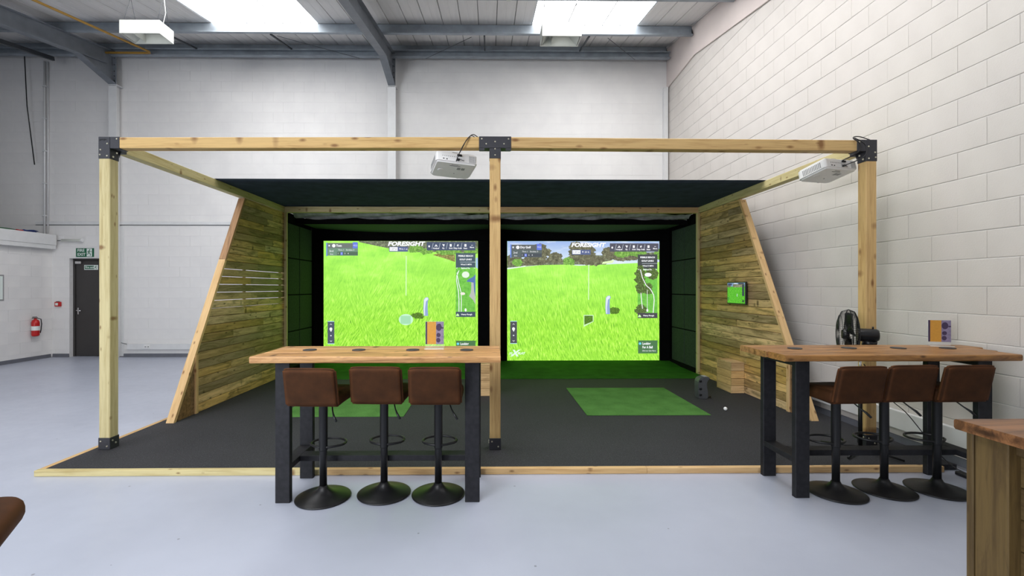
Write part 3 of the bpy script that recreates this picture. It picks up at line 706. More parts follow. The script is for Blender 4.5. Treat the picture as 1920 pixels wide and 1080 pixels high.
# ------------------------------------------------------------------ plank side walls
def strut_y(z): return 4.935+(z-MZ)*(6.36-4.935)/(2.75-MZ)
def plank_wall(side, label):
    xi = -3.40 if side < 0 else 3.52          # inner face
    t = thing('plank_wall', label, 'wall', (xi, 6, MZ))
    s = side; xo = xi+s*.022; xm = xi+s*.011
    n = 27; h = (2.755-MZ)/n
    for k in range(n):
        z0 = MZ+k*h+.0016; z1 = MZ+(k+1)*h-.0018
        gaps = side < 0 and 12 <= k <= 16
        if gaps: z1 -= .0045
        ys = max(5.345, strut_y(z0)+.05) if True else 0
        ye = 7.60
        brk = ys+(ye-ys)*random.choice((.30, .45, .55, .7, .4, .62))+random.uniform(-.08, .08)
        segs = [(ys, ye)] if k % 4 == 2 else [(ys, brk), (brk, ye)]
        for a, b in segs:
            dx = random.uniform(0, .0035)
            timber('plank', (xm+s*dx, a+.0008, (z0+z1)/2), (xm+s*dx, b-.0008, (z0+z1)/2), .020, z1-z0, M['pallet'], t, ch=.0055)
    # added dark sheet shading the board seams, left out where the light slits are
    for za, zb in (((MZ+.01, MZ+12*h-.004), (MZ+17*h+.02, 2.75)) if side < 0 else ((MZ+.01, 2.75),)):
        xa, xb = sorted((xo+s*.004, xo+s*.0065))
        inv = lambda z_: max(5.345, strut_y(z_)+.055)
        pts_ = [(7.60, za), (inv(za), za)]+[(inv(za+(zb-za)*q/8), za+(zb-za)*q/8) for q in range(1, 9)]+[(7.60, zb)]
        part('seam_shade_sheet', prism(bmesh.new(), pts_, 'X', xa, xb), M['blackfabric'], t)
    # battens behind
    for yy in (6.42, 7.50):
        timber('batten', (xo+s*.018, yy, MZ+.01), (xo+s*.018, yy, 2.74), .05, .022, M['palletdark'], t, up=(s, 0, 0))
    # upright at the toe and at the rear corner
    timber('upright', (xi+s*.006, 5.318, MZ+.001), (xi+s*.006, 5.318, .72), .05, .036, M['pinewarm'], t, up=(1, 0, 0))
    timber('upright', (xi-s*.024, 7.586, MZ+.05), (xi-s*.024, 7.586, 2.755), .045, .04, M['pine'], t, up=(0, 1, 0))
    # dark boards closing the triangle at the toe
    for a, b in ((5.005, 5.075), (5.077, 5.150), (5.152, 5.222), (5.224, 5.290)):
        inv = lambda y_: MZ+(y_-4.935)*(2.75-MZ)/(6.36-4.935)
        xa, xb = sorted((xi+s*.004, xi+s*.024))
        part('toe_board', prism(bmesh.new(), [(a, MZ+.002), (b, MZ+.002), (b, inv(b)-.03), (a, inv(a)-.03)], 'X', xa, xb), M['palletdark'], t)
    # raking strut in two lengths
    cx = xi+s*.040
    zc = 1.87
    d = Vector((0, 6.36-4.935, 2.75-MZ)).normalized()
    p0, pm, p1 = Vector((cx, 4.935, MZ+.0)), Vector((cx, strut_y(zc), zc)), Vector((cx, strut_y(2.745), 2.745))
    def strut(pa, pb, mat):
        # cut level at foot and head: sheared box
        bm = bmesh.new(); w_ = .042
        prism(bm, [(pa.y, pa.z), (pa.y+.04, pa.z), (pb.y+.04, pb.z), (pb.y, pb.z)], 'X', -w_, w_)
        ctr = Vector((0, (pa.y+pb.y)/2, (pa.z+pb.z)/2)); xx = (pb-pa).normalized(); xx.x = 0; xx.normalize(); yy = Vector((1, 0, 0)); zz = xx.cross(yy)
        mt = Matrix((xx, yy, zz)).transposed()
        bmesh.ops.translate(bm, vec=-ctr, verts=bm.verts); bmesh.ops.rotate(bm, matrix=mt.transposed(), verts=bm.verts)
        return part('raking_strut', bm, mat, t, (cx, ctr.y, ctr.z), mt.to_quaternion())
    strut(p0, pm-d*.0, M['pinewarm']); strut(pm+d*.002, p1, M['weathered'] if side < 0 else M['pinewarm'])
    return t
plank_wall(-1, 'left plank side wall with a raking front strut and narrow light slits')
plank_wall(1, 'right plank side wall with a raking front strut and a small screen on it')

# ------------------------------------------------------------------ dark bay enclosure
XI0, XI1 = -3.395, 3.515
def fabric(name, label, bm, mat, cat, cname=None):
    o = part(name, bm, M[mat]); tag(o, label, cat); return smoothshade(o)
# canopy over the frame
bm = bmesh.new(); nx, ny = 60, 12; V = []
for j in range(ny+1):
    row = []
    for i in range(nx+1):
        x = -3.512+(3.600+3.512)*i/nx; y = 5.72+(7.80-5.72)*j/ny
        bay = math.sin(math.pi*((x+3.42)/3.47 if x < .05 else (x-.05)/3.47))
        sag = -.035*abs(bay)*math.sin(math.pi*j/ny)*(1 if x > .05 else .6)
        sag = 0 if (x < -3.40 or x > 3.45) else sag
        row.append(bm.verts.new((x, y, PZ1+.0055+sag*.5+(-.012*math.sin(j*2.1)*.3 if 0 < j < ny else 0)+.045*0)))
    V.append(row)
for j in range(ny):
    for i in range(nx): bm.faces.new((V[j][i], V[j][i+1], V[j+1][i+1], V[j+1][i]))
bmesh.ops.solidify(bm, geom=bm.faces[:], thickness=.004)
fabric('canopy_sheet', 'black canopy sheet stretched over the back half of the timber frame', bm, 'canopy', 'canopy')
enc = thing('bay_enclosure', 'black padded enclosure around the two golf screens', 'enclosure', (0, 8.3, MZ))
# grey rumpled sheet behind the rear beam, one per bay
for a, b in ((-3.34, -.02), (.12, 3.44)):
    bm = bmesh.new(); V = []
    nx, ny = 60, 6
    for j in range(ny+1):
        row = []
        for i in range(nx+1):
            u = i/nx; x = a+(b-a)*u; y = 7.73+.17*j/ny
            z = 2.768-.072*j/ny+.006*math.sin(u*47+j)+.010*math.sin(u*19+2*j*.7)
            if u > .86: z -= .03*(u-.86)/.14*abs(math.sin((u*60)+j*1.3))
            row.append(bm.verts.new((x, y, z)))
        V.append(row)
    for j in range(ny):
        for i in range(nx): bm.faces.new((V[j][i], V[j][i+1], V[j+1][i+1], V[j+1][i]))
    smoothshade(part('grey_sheet', bm, M['greyfabric'], enc))
    # valance
    part('valance', B(a-.02, b+.02, 7.905, 7.925, 2.605, 2.70, bev=.004), M['blackfabric'], enc)
    # sagging roof baffle
    bm = bmesh.new(); V = []
    for j in range(9):
        row = []
        for i in range(41):
            u = i/40; x = a+(b-a)*u; y = 7.93+.88*j/8
            z = 2.645-.055*(j/8)*math.sin(math.pi*u)-.02*math.sin(math.pi*u)
            row.append(bm.verts.new((x, y, z)))
        V.append(row)
    for j in range(8):
        for i in range(40): bm.faces.new((V[j][i], V[j][i+1], V[j+1][i+1], V[j+1][i]))
    smoothshade(part('roof_baffle', bm, M['foamceil'], enc))
# back cloth round the screens
SX = ((-3.211, -.227), (.344, 3.315)); SZ0, SZ1 = .088, 2.412
for nm, a in (('side_border', (-3.40, SX[0][0]-.003)), ('middle_border', (SX[0][1]+.003, SX[1][0]-.003)), ('side_border', (SX[1][1]+.003, 3.52))):
    part(nm, B(a[0], a[1], 8.82, 8.86, MZ+.002, SZ1, bev=.006), M['blackfabric'], enc)
part('top_border', B(-3.40, 3.52, 8.82, 8.86, SZ1+.003, 2.78, bev=.006), M['blackfabric'], enc)
part('back_cloth', B(-3.45, 3.57, 8.885, 8.90, MZ+.002, 2.80), M['blackfabric'], enc)
part('roof_cloth', B(-3.45, 3.57, 7.72, 8.90, 2.801, 2.812), M['blackfabric'], enc)
part('divider', B(.02, .08, 7.93, 8.815, MZ+.012+.04, 2.60, bev=.01), M['blackfabric'], enc)
part('side_cloth', B(-3.47, -3.455, 7.72, 8.90, MZ+.002, 2.80), M['blackfabric'], enc)
part('side_cloth', B(3.575, 3.59, 7.72, 8.90, MZ+.002, 2.80), M['blackfabric'], enc)
part('dark_plinth', B(-3.45, -3.387, 7.715, 8.81, MZ+.002, .125), M['blackfabric'], enc)
part('dark_plinth', B(3.505, 3.57, 7.715, 8.81, MZ+.002, .125), M['blackfabric'], enc)
fp = None
for sx, x0 in ((-1, XI0), (1, XI1)):
    for y0, y1 in ((7.715, 8.17), (8.185, 8.74)):
        for z0, z1 in ((.13, .745), (.76, 1.375), (1.39, 2.005), (2.02, 2.60)):
            a, b = sorted((x0, x0+sx*.05))
            part('foam_panel', B(a, b, y0, y1, z0, z1, bev=.012, seg=2), M['foam'], enc)

# ------------------------------------------------------------------ projected screens
def screen_mat(name, right):
    m = N(name); o = m.obj(); sp = m.n('ShaderNodeSeparateXYZ'); m.l(o, sp.inputs[0]); X, Z = sp.outputs[0], sp.outputs[2]
    # blades: three stretched noises in different leans, finer with height
    cmb = m.n('ShaderNodeCombineXYZ'); m.l(X, cmb.inputs[0])
    m.l(m.math('POWER', m.math('ADD', Z, .25), .72), cmb.inputs[1]); v = cmb.outputs[0]
    lean = (38, -20, 24) if not right else (-12, -26, -4)
    a1 = m.noise(m.mapping(m.mapping(v, rot=(0, 0, R(lean[0]))), (62, 7.5, 1)), 1, 5, .68, .3)
    a2 = m.noise(m.mapping(m.mapping(v, rot=(0, 0, R(lean[1]))), (62, 7.5, 1), loc=(7, 3, 0)), 1, 5, .68, .3)
    a3 = m.noise(m.mapping(m.mapping(v, rot=(0, 0, R(lean[2]))), (105, 12, 1), loc=(17, 3, 0)), 1, 4, .6, .3)
    sel = m.ramp(m.noise(v, 2.2, 3), [(.44, (0, 0, 0, 1)), (.56, (1, 1, 1, 1))])
    bl = m.n('ShaderNodeMix', data_type='FLOAT'); m.l(sel, bl.inputs[0]); m.l(a1, bl.inputs[2]); m.l(a2, bl.inputs[3])
    f = m.math('ADD', m.math('MULTIPLY', bl.outputs[0], .65), m.math('MULTIPLY', a3, .35))
    near = m.ramp(f, [(.36, srgb(78, 136, 50)), (.45, srgb(134, 202, 58)), (.53, srgb(168, 236, 74)), (.62, srgb(216, 255, 124))])
    big = m.noise(m.mapping(v, (1.6, 5, 1)), 1.4, 4, .6)
    far = m.ramp(m.math('ADD', m.math('MULTIPLY', f, .45), m.math('MULTIPLY', big, .55)), [(.36, srgb(142, 214, 88)), (.52, srgb(172, 242, 98)), (.64, srgb(196, 254, 128))])
    hz = m.math('MULTIPLY', m.math('SUBTRACT', Z, .7), .8, clamp=True)
    c = m.mix(hz, near, far)
    c = m.mix(m.math('MULTIPLY', m.ramp(m.noise(v, .9, 2), [(.4, (0, 0, 0, 1)), (.7, (1, 1, 1, 1))]), .35), c, srgb(136, 208, 72))
    e = m.n('ShaderNodeEmission'); m.l(c, e.inputs[0]); e.inputs[1].default_value = 1.12; m.l(e.outputs[0], m.out.inputs[0]); return m.m
EM = {}
def em(r, g, b, st=1.0):
    k = (r, g, b, st)
    if k not in EM: EM[k] = emit('projected_%d_%d_%d' % (r, g, b), srgb(r, g, b), st)
    return EM[k]
def em_noise(name, a, b, c, scale, st=1.0):
    m = N(name); o = m.obj(); n = m.noise(o, scale, 5, .75)
    e = m.n('ShaderNodeEmission'); m.l(m.ramp(n, [(.36, a), (.52, b), (.66, c)]), e.inputs[0]); e.inputs[1].default_value = st; m.l(e.outputs[0], m.out.inputs[0]); return m.m
def sky_em():
    m = N('projected_sky'); o = m.obj(); sp = m.n('ShaderNodeSeparateXYZ'); m.l(o, sp.inputs[0])
    f = m.math('MULTIPLY', m.math('SUBTRACT', sp.outputs[2], 1.85), 1.9, clamp=True); n = m.noise(m.mapping(o, (1, 1, 3)), 3, 4)
    c = m.mix(f, srgb(222, 238, 246), srgb(150, 178, 232)); c = m.mix(m.ramp(n, [(.5, (0, 0, 0, 1)), (.7, (.7, .7, .7, 1))]), c, srgb(236, 242, 250))
    e = m.n('ShaderNodeEmission'); m.l(c, e.inputs[0]); m.l(e.outputs[0], m.out.inputs[0]); return m.m
EN = {'bush': em_noise('projected_bushes', srgb(84, 88, 76), srgb(122, 128, 106), srgb(178, 190, 150), 22),
      'tree': em_noise('projected_tree', srgb(82, 86, 68), srgb(118, 116, 94), srgb(158, 164, 130), 16),
      'hedge': em_noise('projected_hedge', srgb(110, 104, 62), srgb(150, 146, 88), srgb(196, 190, 120), 30),
      'lightbush': em_noise('projected_light_bush', srgb(88, 128, 62), srgb(128, 178, 84), srgb(178, 220, 120), 24),
      'shadow': em_noise('projected_shadow', srgb(70, 96, 40), srgb(96, 132, 52), srgb(120, 170, 70), 40),
      'map': em_noise('projected_map', srgb(104, 178, 74), srgb(122, 200, 84), srgb(138, 212, 98), 14),
      'mapwood': em_noise('projected_map_wood', srgb(58, 70, 44), srgb(96, 116, 66), srgb(140, 180, 100), 40)}
EN['sky'] = sky_em()
YS = 8.85
rs = random.Random(5)
def leafy(cx, cz, rx, rz, y, n, s0=.045):
    """ragged crown for the projected picture: overlapping little leaf polygons"""
    bm = bmesh.new()
    for q in range(n):
        a = rs.uniform(0, 2*math.pi); d = math.sqrt(rs.random()); px = cx+rx*d*math.cos(a); pz = cz+rz*d*math.sin(a)
        s = s0*rs.uniform(.5, 1.3); k = 5; a0 = rs.uniform(0, 6)
        bm.faces.new([bm.verts.new((px+s*1.5*math.cos(a0+2*math.pi*i/k)*rs.uniform(.6, 1), y-.000003*q, pz+s*math.sin(a0+2*math.pi*i/k)*rs.uniform(.6, 1))) for i in range(k)])
    return bm
def golf_screen(name, label, X0, right, px0, py0, pw, ph):
    W = 2.984 if not right else 2.971; H = SZ1-SZ0
    t = thing(name, label, 'screen', (X0, YS, SZ0))
    def U(px): return X0+(px-px0)/pw*W
    def Vz(py): return SZ0+(py0+ph-py)/ph*H
    bm = bmesh.new(); box(bm, 0, W, 0, .02, 0, H)
    part('picture', bm, screen_mat('projected_grass_right' if right else 'projected_grass_left', right), t, (X0, YS, SZ0))
    def L(k): return YS-.0015-.0012*k
    def clampx(v): return min(max(v, X0+.001), X0+W-.001)
    def clampz(v): return min(max(v, SZ0+.001), SZ0+H-.001)
    def poly(nm, pts, mat, k=0, org=None):
        bm = bmesh.new(); bm.faces.new([bm.verts.new((clampx(U(a))-X0, 0, clampz(Vz(b))-SZ0)) for a, b in pts])
        me = mesh_of(nm, bm, mat)
        if me.polygons[0].normal.y > 0: me.flip_normals()
        return part(nm, me, mat, t, (X0, L(k), SZ0))
    def rect(nm, a, b, c, d, mat, k=1): return poly(nm, [(a, b), (c, b), (c, d), (a, d)], mat, k)
    def txt(body, a, b, size, mat, k=3, align='CENTER', shear=0, bold=0, sx=1.0):
        return part('lettering', textmesh(body, size, mat, shear, .0003, align, bold, sx), None, t, (U(a), L(k), Vz(b)), (R(90), 0, 0))
    def strip(nm, pts, wpx, mat, k=2):
        bm = bmesh.new(); prev = None
        for i, (a, b) in enumerate(pts):
            p = Vector((a, b)); q = Vector(pts[min(i+1, len(pts)-1)])-Vector(pts[max(i-1, 0)]); q.normalize(); n_ = Vector((-q.y, q.x))*wpx/2
            cur = [bm.verts.new((clampx(U(c.x))-X0, 0, clampz(Vz(c.y))-SZ0)) for c in (p-n_, p+n_)]
            if prev: bm.faces.new((prev[0], prev[1], cur[1], cur[0]))
            prev = cur
        me = mesh_of(nm, bm, mat); return part(nm, me, mat, t, (X0, L(k), SZ0))
    def disc(nm, cx, cy, rx, ry, mat, k=2, n=20, cut=None):
        return poly(nm, [(cx+rx*math.cos(2*math.pi*i/n), cy+ry*math.sin(2*math.pi*i/n)) for i in range(n)], mat, k)
    def crown(cx, cy, rx, ry, mat, k, n):
        bm = leafy(0, 0, rx/pw*W, ry/ph*H, 0, n)
        for v in bm.verts: v.co.x = clampx(U(cx)+v.co.x)-X0; v.co.z = clampz(Vz(cy)+v.co.z)-SZ0
        part('tree_image', bm, mat, t, (X0, L(k), SZ0))
    white = em(250, 252, 255); pale = em(226, 236, 244)
    if not right:
        D = (0, 0)
        poly('bush_image', [(673, 450), (735, 450), (800, 450), (897, 450), (897, 473), (853, 473), (800, 471), (775, 472), (735, 466), (700, 459), (673, 453)], EN['bush'], 0)
        for cx, cy, rx, ry, n in ((778, 466, 12, 5, 40), (800, 470, 8, 4, 30), (842, 471, 22, 3, 60), (885, 470, 10, 6, 30)): crown(cx, cy, rx, ry, EN['lightbush'], .3, n)
        poly('hedge_image', [(811, 477), (822, 474), (840, 475), (853, 477), (853, 490), (832, 483)], EN['hedge'], .3)
        poly('water_image', [(892, 483), (896, 482), (896, 503), (892, 500)], em(170, 200, 235), .4)
        flag = (761.5, 479, 553)
        disc('lie_marker', 761, 598, 13.5, 10.5, em(200, 244, 208), 1); rect('lie_patch', 751, 591, 770, 606, em(168, 222, 180), 1.4)
        crown(784, 591, 8, 3.5, EN['shadow'], .5, 26)
        mk = 799; mkd = 0
    else:
        D = (343.5, 2.2)
        poly('sky_image', [(951, 450), (1237, 450), (1237, 490), (1085, 497), (1045, 493), (951, 502)], EN['sky'], 0)
        poly('bush_image', [(951, 484), (962, 482), (975, 486), (990, 487), (1005, 484), (1030, 490), (1050, 489), (1066, 480), (1080, 476), (1140, 478), (1180, 474), (1237, 471), (1237, 484), (1150, 484), (1135, 495), (1060, 495), (1010, 496), (951, 501)], EN['bush'], .2)
        for cx, cy, rx, ry, n in ((962, 488, 14, 10, 70), (1013, 473, 17, 16, 130), (1002, 488, 22, 6, 120), (1040, 483, 12, 8, 60), (1092, 474, 22, 17, 230), (1108, 487, 22, 7, 200), (1143, 474, 12, 9, 140), (1170, 481, 30, 4, 130), (1078, 462, 8, 8, 60)):
            crown(cx, cy, rx, ry, EN['tree'], .4, n)
        for cx, cy, rx, ry, n in ((970, 491, 6, 4, 40), (1067, 489, 8, 5, 50), (1165, 474, 10, 5, 70), (1190, 473, 20, 4, 80), (1234, 476, 4, 8, 40)): crown(cx, cy, rx, ry, EN['lightbush'], .8, n)
        poly('bunker_image', [(1130, 490), (1152, 486), (1148, 492), (1128, 494)], em(226, 244, 190), .9)
        poly('path_image', [(951, 502), (985, 497), (985, 499), (951, 504)], em(232, 250, 232), .5)
        flag = (1103.5, 496, 561)
        poly('lie_marker', [(1094, 589.5), (1112.5, 589.5), (1112.5, 602), (1094, 612)], em(206, 246, 190), 1); poly('lie_patch', [(1095.2, 591), (1111, 591), (1111, 601.5), (1095.2, 608)], EN['shadow'], 1.4)
        crown(1151, 581, 7, 3.5, EN['shadow'], .5, 26)
        mk = 1140; mkd = -3
    dx, dy = D
    strip('flag_line', [(flag[0], flag[1]), (flag[0]-.3, flag[2])], 1.7, em(214, 248, 190), 1)
    # standing marker
    m0 = mk
    poly('marker_image', [(m0-4.5, 560+mkd), (m0-1, 556.5+mkd), (m0+3, 556+mkd), (m0+5, 560+mkd), (m0+3, 563+mkd), (m0+2.6, 575+mkd), (m0+3.6, 591+mkd), (m0-4.5, 591+mkd), (m0-5.6, 578+mkd)], em(150, 172, 216), 1)
    poly('marker_shine', [(m0-4, 561+mkd), (m0-1, 557+mkd), (m0+3.4, 557+mkd), (m0+3.2, 561+mkd), (m0-.6, 564+mkd), (m0-2.4, 578+mkd), (m0-2.2, 590+mkd), (m0-4, 590+mkd), (m0-4.6, 578+mkd)], pale, 1.5)
    # player card, top left
    hd = em(118, 126, 122) if not right else em(104, 108, 108); tx, ty = dx, dy+(.5 if right else 0)
    if right: tx = 343.5+1.2
    rect('player_bar', 613.5+tx, 455+ty, 671+tx, 464.5+ty, hd)
    rect('score_row', 613.5+tx, 464.5+ty, 671+tx, 478.5+ty, em(120, 150, 130) if not right else em(100, 110, 110))
    rect('hole_row', 632+tx, 471.3+ty, 671+tx, 478+ty, em(92, 116, 98) if not right else em(84, 90, 96), 1.6)
    rect('edge_stripe', 612+tx, 454.5+ty, 614+tx, 479.5+ty, em(110, 140, 228), 2)
    rect('score_box', 661.5+tx, 453.5+ty, 670.5+tx, 464.8+ty, em(112, 132, 226), 2)
    txt('+5.2', 666+tx, 459.5+ty, .046, white, 3.4)
    disc('player_icon', 626+tx, 460+ty, 3.2, 3.2, white, 2); rect('menu_icon', 616+tx, 458.4+ty, 618.8+tx, 461.4+ty, pale, 2)
    txt('Tom' if not right else 'Dry Golf', 630.5+tx, 460+ty, .056, white, 3, 'LEFT', bold=.002)
    txt('2nd', 621.5+tx, 470+ty, .055, white, 3); txt('Shot', 622+tx, 475.8+ty, .034, white, 3)
    txt('Thru 1   Strokes 3', 634+tx, 468+ty, .042, white, 3, 'LEFT')
    for i, c_ in enumerate('1234'): txt(c_, 634.3+6.2*i+tx, 474.6+ty, .042, white, 3)
    rect('hole_box', 638.6+tx, 472+ty, 643+tx, 477.4+ty, em(112, 132, 226), 2.4)
    # logo and distance chips
    lx, ly = (761, 457.4) if not right else (1102, 459.2)
    txt('FORESiGHT', lx, ly-.8, .112 if not right else .108, white, 4, 'CENTER', .22, .005, 1.22 if not right else 1.18)
    cx_, cy_ = (729.5, 462) if not right else (1072, 467.4)
    rect('distance_panel', cx_, cy_-.3, cx_+35, cy_+9, em(96, 108, 148), 2)
    rect('distance_chip', cx_+1, cy_+.6, cx_+16, cy_+7.6, white, 2.4); txt('1.27 m', cx_+8.5, cy_+4.2, .048, em(80, 90, 130), 3)
    txt('16.1 m' if not right else '20 ft', cx_+28, cy_+4.2, .050, white, 3)
    poly('arrow_icon', [(cx_+19, cy_+2.4), (cx_+21.6, cy_+2.4), (cx_+20.3, cy_+6)], white, 3)
    # navigation bar, top right
    nb = em(84, 94, 116) if not right else em(92, 92, 104); nx_ = 343.0 if right else 0; ny = 2.0 if right else 0
    rect('menu_bar', 800+nx_, 453+ny, 891.5+nx_, 468.5+ny, nb)
    xs = [804.5, 817.5, 831.3, 845, 858.5, 872.5, 885]
    for i, xx in enumerate(xs):
        xx += nx_; yy = 459.5+ny
        if i == 0: disc('ball_icon', xx, 461+ny, 1.6, 2, white, 2, 10)
        if i == 1: poly('range_icon', [(xx-3, yy+2), (xx, yy-2.5), (xx+3, yy+2), (xx+1, yy+2), (xx, yy), (xx-1, yy+2)], white, 2)
        if i == 2: poly('flag_icon', [(xx-2.4, yy-2.6), (xx+2.6, yy-2.2), (xx+.6, yy+2.4), (xx-.6, yy)], white, 2)
        if i == 3: rect('grid_icon', xx-1.8, yy-2.8, xx+1.8, yy+2, white, 2)
        if i == 4: poly('pin_icon', [(xx-2.2, yy+.4), (xx, yy-2.8), (xx+2, yy-.6), (xx, yy), (xx+1, yy+2)], white, 2)
        if i == 5: rect('card_icon', xx-1.8, yy-2.8, xx+2, yy+2, white, 2)
        if i == 6: rect('more_icon', xx-1.6, yy-1, xx+1.6, yy-.3, white, 2)
        if i: txt(['', 'Analyze', 'Fly', 'Grid', 'Skip Hole', 'Stats', 'More'][i], xx, (464.6 if i < 6 else 462.8)+ny, .038, white, 3, bold=.001)
        if i < 5: strip('slash', [(xx+5.2, 466+ny), (xx+7.6, 455+ny)], .5, pale, 2)
    # course card with map
    ax, ay = (343.2-2.4, 2.4) if right else (0, 0); x0, x1 = 854.5+ax, 891.5+ax
    cp = em(82, 98, 108) if not right else em(78, 82, 84)
    rect('course_map', x0, 499+ay, x1, 588+ay-2.5, EN['map'], 1)
    rect('course_panel', x0, 473.5+ay, x1, 500.5+ay, cp, 1.4)
    txt('PEBBLE BEACH', (x0+x1)/2, 479+ay, .044, white, 3, bold=.0015); txt('GOLF LINKS', (x0+x1)/2, 485.6+ay, .044, white, 3, bold=.0015)
    rect('rule', x0+8, 490+ay, x1, 490.5+ay, pale, 2.4)
    txt('Wind 5 MPH', (x0+x1)/2+1, 495+ay, .040, white, 3, bold=.001)
    txt('Behind Pin', (x0+x1)/2, 502+ay, .040, white, 3, bold=.001); txt('<', x0+2, 502+ay, .06, white, 3); txt('>', x1-2, 502+ay, .06, white, 3)
    mid = (x0+x1)/2
    if not right:
        strip('map_path', [(x0+2, 512), (x0+6, 506), (x0+2, 516), (x0+1.5, 526), (x0+5, 545), (x0+6, 560), (x0+6, 585)], 1.3, white, 2)
        strip('map_path', [(x0+3, 516), (x0+6, 532), (x0+10, 547), (x0+10.5, 562), (x0+10, 585)], 1.2, white, 2)
        poly('map_water', [(x1, 513), (x1-4, 518), (x1-14, 523), (x1-17, 527), (x1-7, 528), (x1-4, 540), (x1, 556)], em(96, 124, 184), 1.6)
        poly('map_beach', [(x1-8, 528), (x1-3.5, 529), (x1-2.5, 545), (x1, 556), (x1, 570), (x1-4, 562), (x1-12, 554), (x1-9, 548), (x1-8, 540)], em(186, 190, 184), 2)
        disc('map_green', mid, 514, 7, 6, em(232, 246, 226), 2); disc('map_bunker', x0+13, 549.5, 4.6, 2.6, em(244, 236, 226), 2.4); disc('map_ball', x0+18.5, 580, 1.8, 3, white, 2.4)
    else:
        for cx, cy, rx, ry, n in ((x0+5, 517, 6, 18, 60), (x0+5, 540, 5, 9, 40), (x0+19, 541, 5, 8, 40), (x0+26, 512, 9, 8, 50), (x0+6, 580, 7, 8, 40)): crown(cx, cy, rx, ry, EN['mapwood'], 1.4, n)
        strip('map_path', [(x0+5, 504), (x0+9, 520), (x0+16, 534), (x0+24, 541), (x0+30, 552), (x0+31, 562), (x0+29, 586)], 1.4, white, 2.6)
        strip('map_path', [(x0+6, 548), (x0+7.5, 565), (x0+9, 578)], 1.3, white, 2.6); strip('map_line', [(x0+18, 542), (x0+18, 580)], .8, white, 2.6)
        disc('map_green', mid+1, 514, 6.5, 3.6, white, 2.8); disc('map_ball', x0+18, 581, 1.7, 2.8, white, 2.8)
    rect('lie_bar', x0, 586+ay-2.6, x1, 595.7+ay-2.6, em(76, 90, 104) if not right else em(80, 80, 84), 3)
    txt('Heavy Rough', mid+2, 591+ay-2.6, .040, white, 4, bold=.001)
    poly('grass_icon', [(x0+.5, 594+ay-2.6), (x0+1.4, 591+ay-2.6), (x0+3.4, 589+ay-2.6), (x0+5.6, 591+ay-2.6), (x0+6.6, 594+ay-2.6)], em(206, 250, 180), 4)
    # height control
    zx = 0 if not right else 342.2
    rect('height_control', 614.5+zx, 601.5, 627+zx, 642.5, em(84, 92, 108) if not right else em(84, 86, 92), 1)
    for yy in (600.8, 642.4): rect('control_edge', 614.5+zx, yy, 627+zx, yy+1, em(190, 240, 255), 2)
    strip('chevron', [(619+zx, 607.6), (620.6+zx, 605.6), (622.4+zx, 607.6)], .8, white, 2); strip('chevron', [(619+zx, 637), (620.8+zx, 639), (622.6+zx, 637)], .8, white, 2)
    poly('pin_icon', [(620.6+zx+2.7*math.cos(a_), 615.4-2.9*math.sin(a_)) for a_ in [R(v) for v in (-20, 10, 40, 70, 100, 130, 160, 200)]]+[(620.9+zx, 621)], white, 2)
    disc('dot_icon', 620.7+zx, 627.8, 1.4, 1.2, pale, 2, 10)
    # ball finder
    bx = 0 if not right else 341
    rect('ball_panel', 855+bx, 637.5, 892+bx-.5, 662, em(84, 124, 84), 1)
    bm = bmesh.new(); lathe(bm, [(.016, -.0003), (.016, .0003), (.024, .0003), (.024, -.0003)], 14, (U(858.6+bx), L(3), Vz(643.4)), 'Y'); part('search_icon', bm, em(120, 220, 240), t)
    txt('Looking', 863+bx, 643.5, .064, white, 3, 'LEFT', bold=.002, sx=.78); txt('For A Ball', 863+bx, 650.4, .064, white, 3, 'LEFT', bold=.002, sx=.78); txt('Did not Get Here', 863+bx, 657, .040, white, 3, 'LEFT', sx=.9)
    if right:
        txt('X', 964.5, 661.5, .17, em(226, 252, 232), 4, 'CENTER', .3, .007, 1.1); txt('FS', 957.5, 662, .065, em(226, 252, 232), 3, 'CENTER', .2, .002); txt('PLAY', 977, 661.5, .060, em(226, 252, 232), 3, 'CENTER', .25, .003, 1.0)
    return t
golf_screen('golf_screen', 'left projector screen showing long grass, player name Tom, no sky', SX[0][0], False, 607, 451, 289, 224)
golf_screen('golf_screen', 'right projector screen with blue sky and trees above long grass', SX[1][0], True, 951, 451, 285, 224)

# small monitor on the right plank wall
t = thing('wall_monitor', 'small flat monitor showing the golf picture on the right plank wall', 'monitor', (3.50, 6.36, 1.43))
part('case', B(3.468, 3.494, 6.125, 6.605, 1.27, 1.585, bev=.004), M['blackplastic'], t)
part('wall_mount', B(3.494, 3.523, 6.28, 6.45, 1.36, 1.50, bev=.003), M['blackplastic'], t)
x_ = 3.4672
def mrect(nm, y0, y1, z0, z1, mat, k=0):
    bm = bmesh.new(); xx = x_-.0005-.0004*k; bm.faces.new([bm.verts.new(p) for p in ((xx, y1, z0), (xx, y0, z0), (xx, y0, z1), (xx, y1, z1))])
    return part(nm, bm, mat, t)
mg = em_noise('monitor_grass', srgb(66, 150, 40), srgb(96, 190, 56), srgb(130, 215, 80), 60)
YA, YBm, ZA, ZB = 6.14, 6.59, 1.288, 1.572
mrect('picture', YA, YBm, ZA, ZB-.05, mg); mrect('sky_image', YA, YBm, ZB-.05, ZB, em(130, 160, 190))
for a, b in ((6.5, 6.585), (6.15, 6.44)): mrect('tree_image', a, b, ZB-.062, ZB-.02, EN['tree'], 1)
mrect('menu_bar', 6.16, 6.30, ZB-.022, ZB-.004, em(60, 64, 76), 2); mrect('player_bar', 6.47, 6.575, ZB-.035, ZB-.006, em(70, 80, 110), 2)
mrect('course_panel', 6.155, 6.205, 1.39, ZB-.028, em(60, 74, 80), 2); mrect('ball_panel', 6.155, 6.205, 1.305, 1.335, em(60, 90, 60), 2)
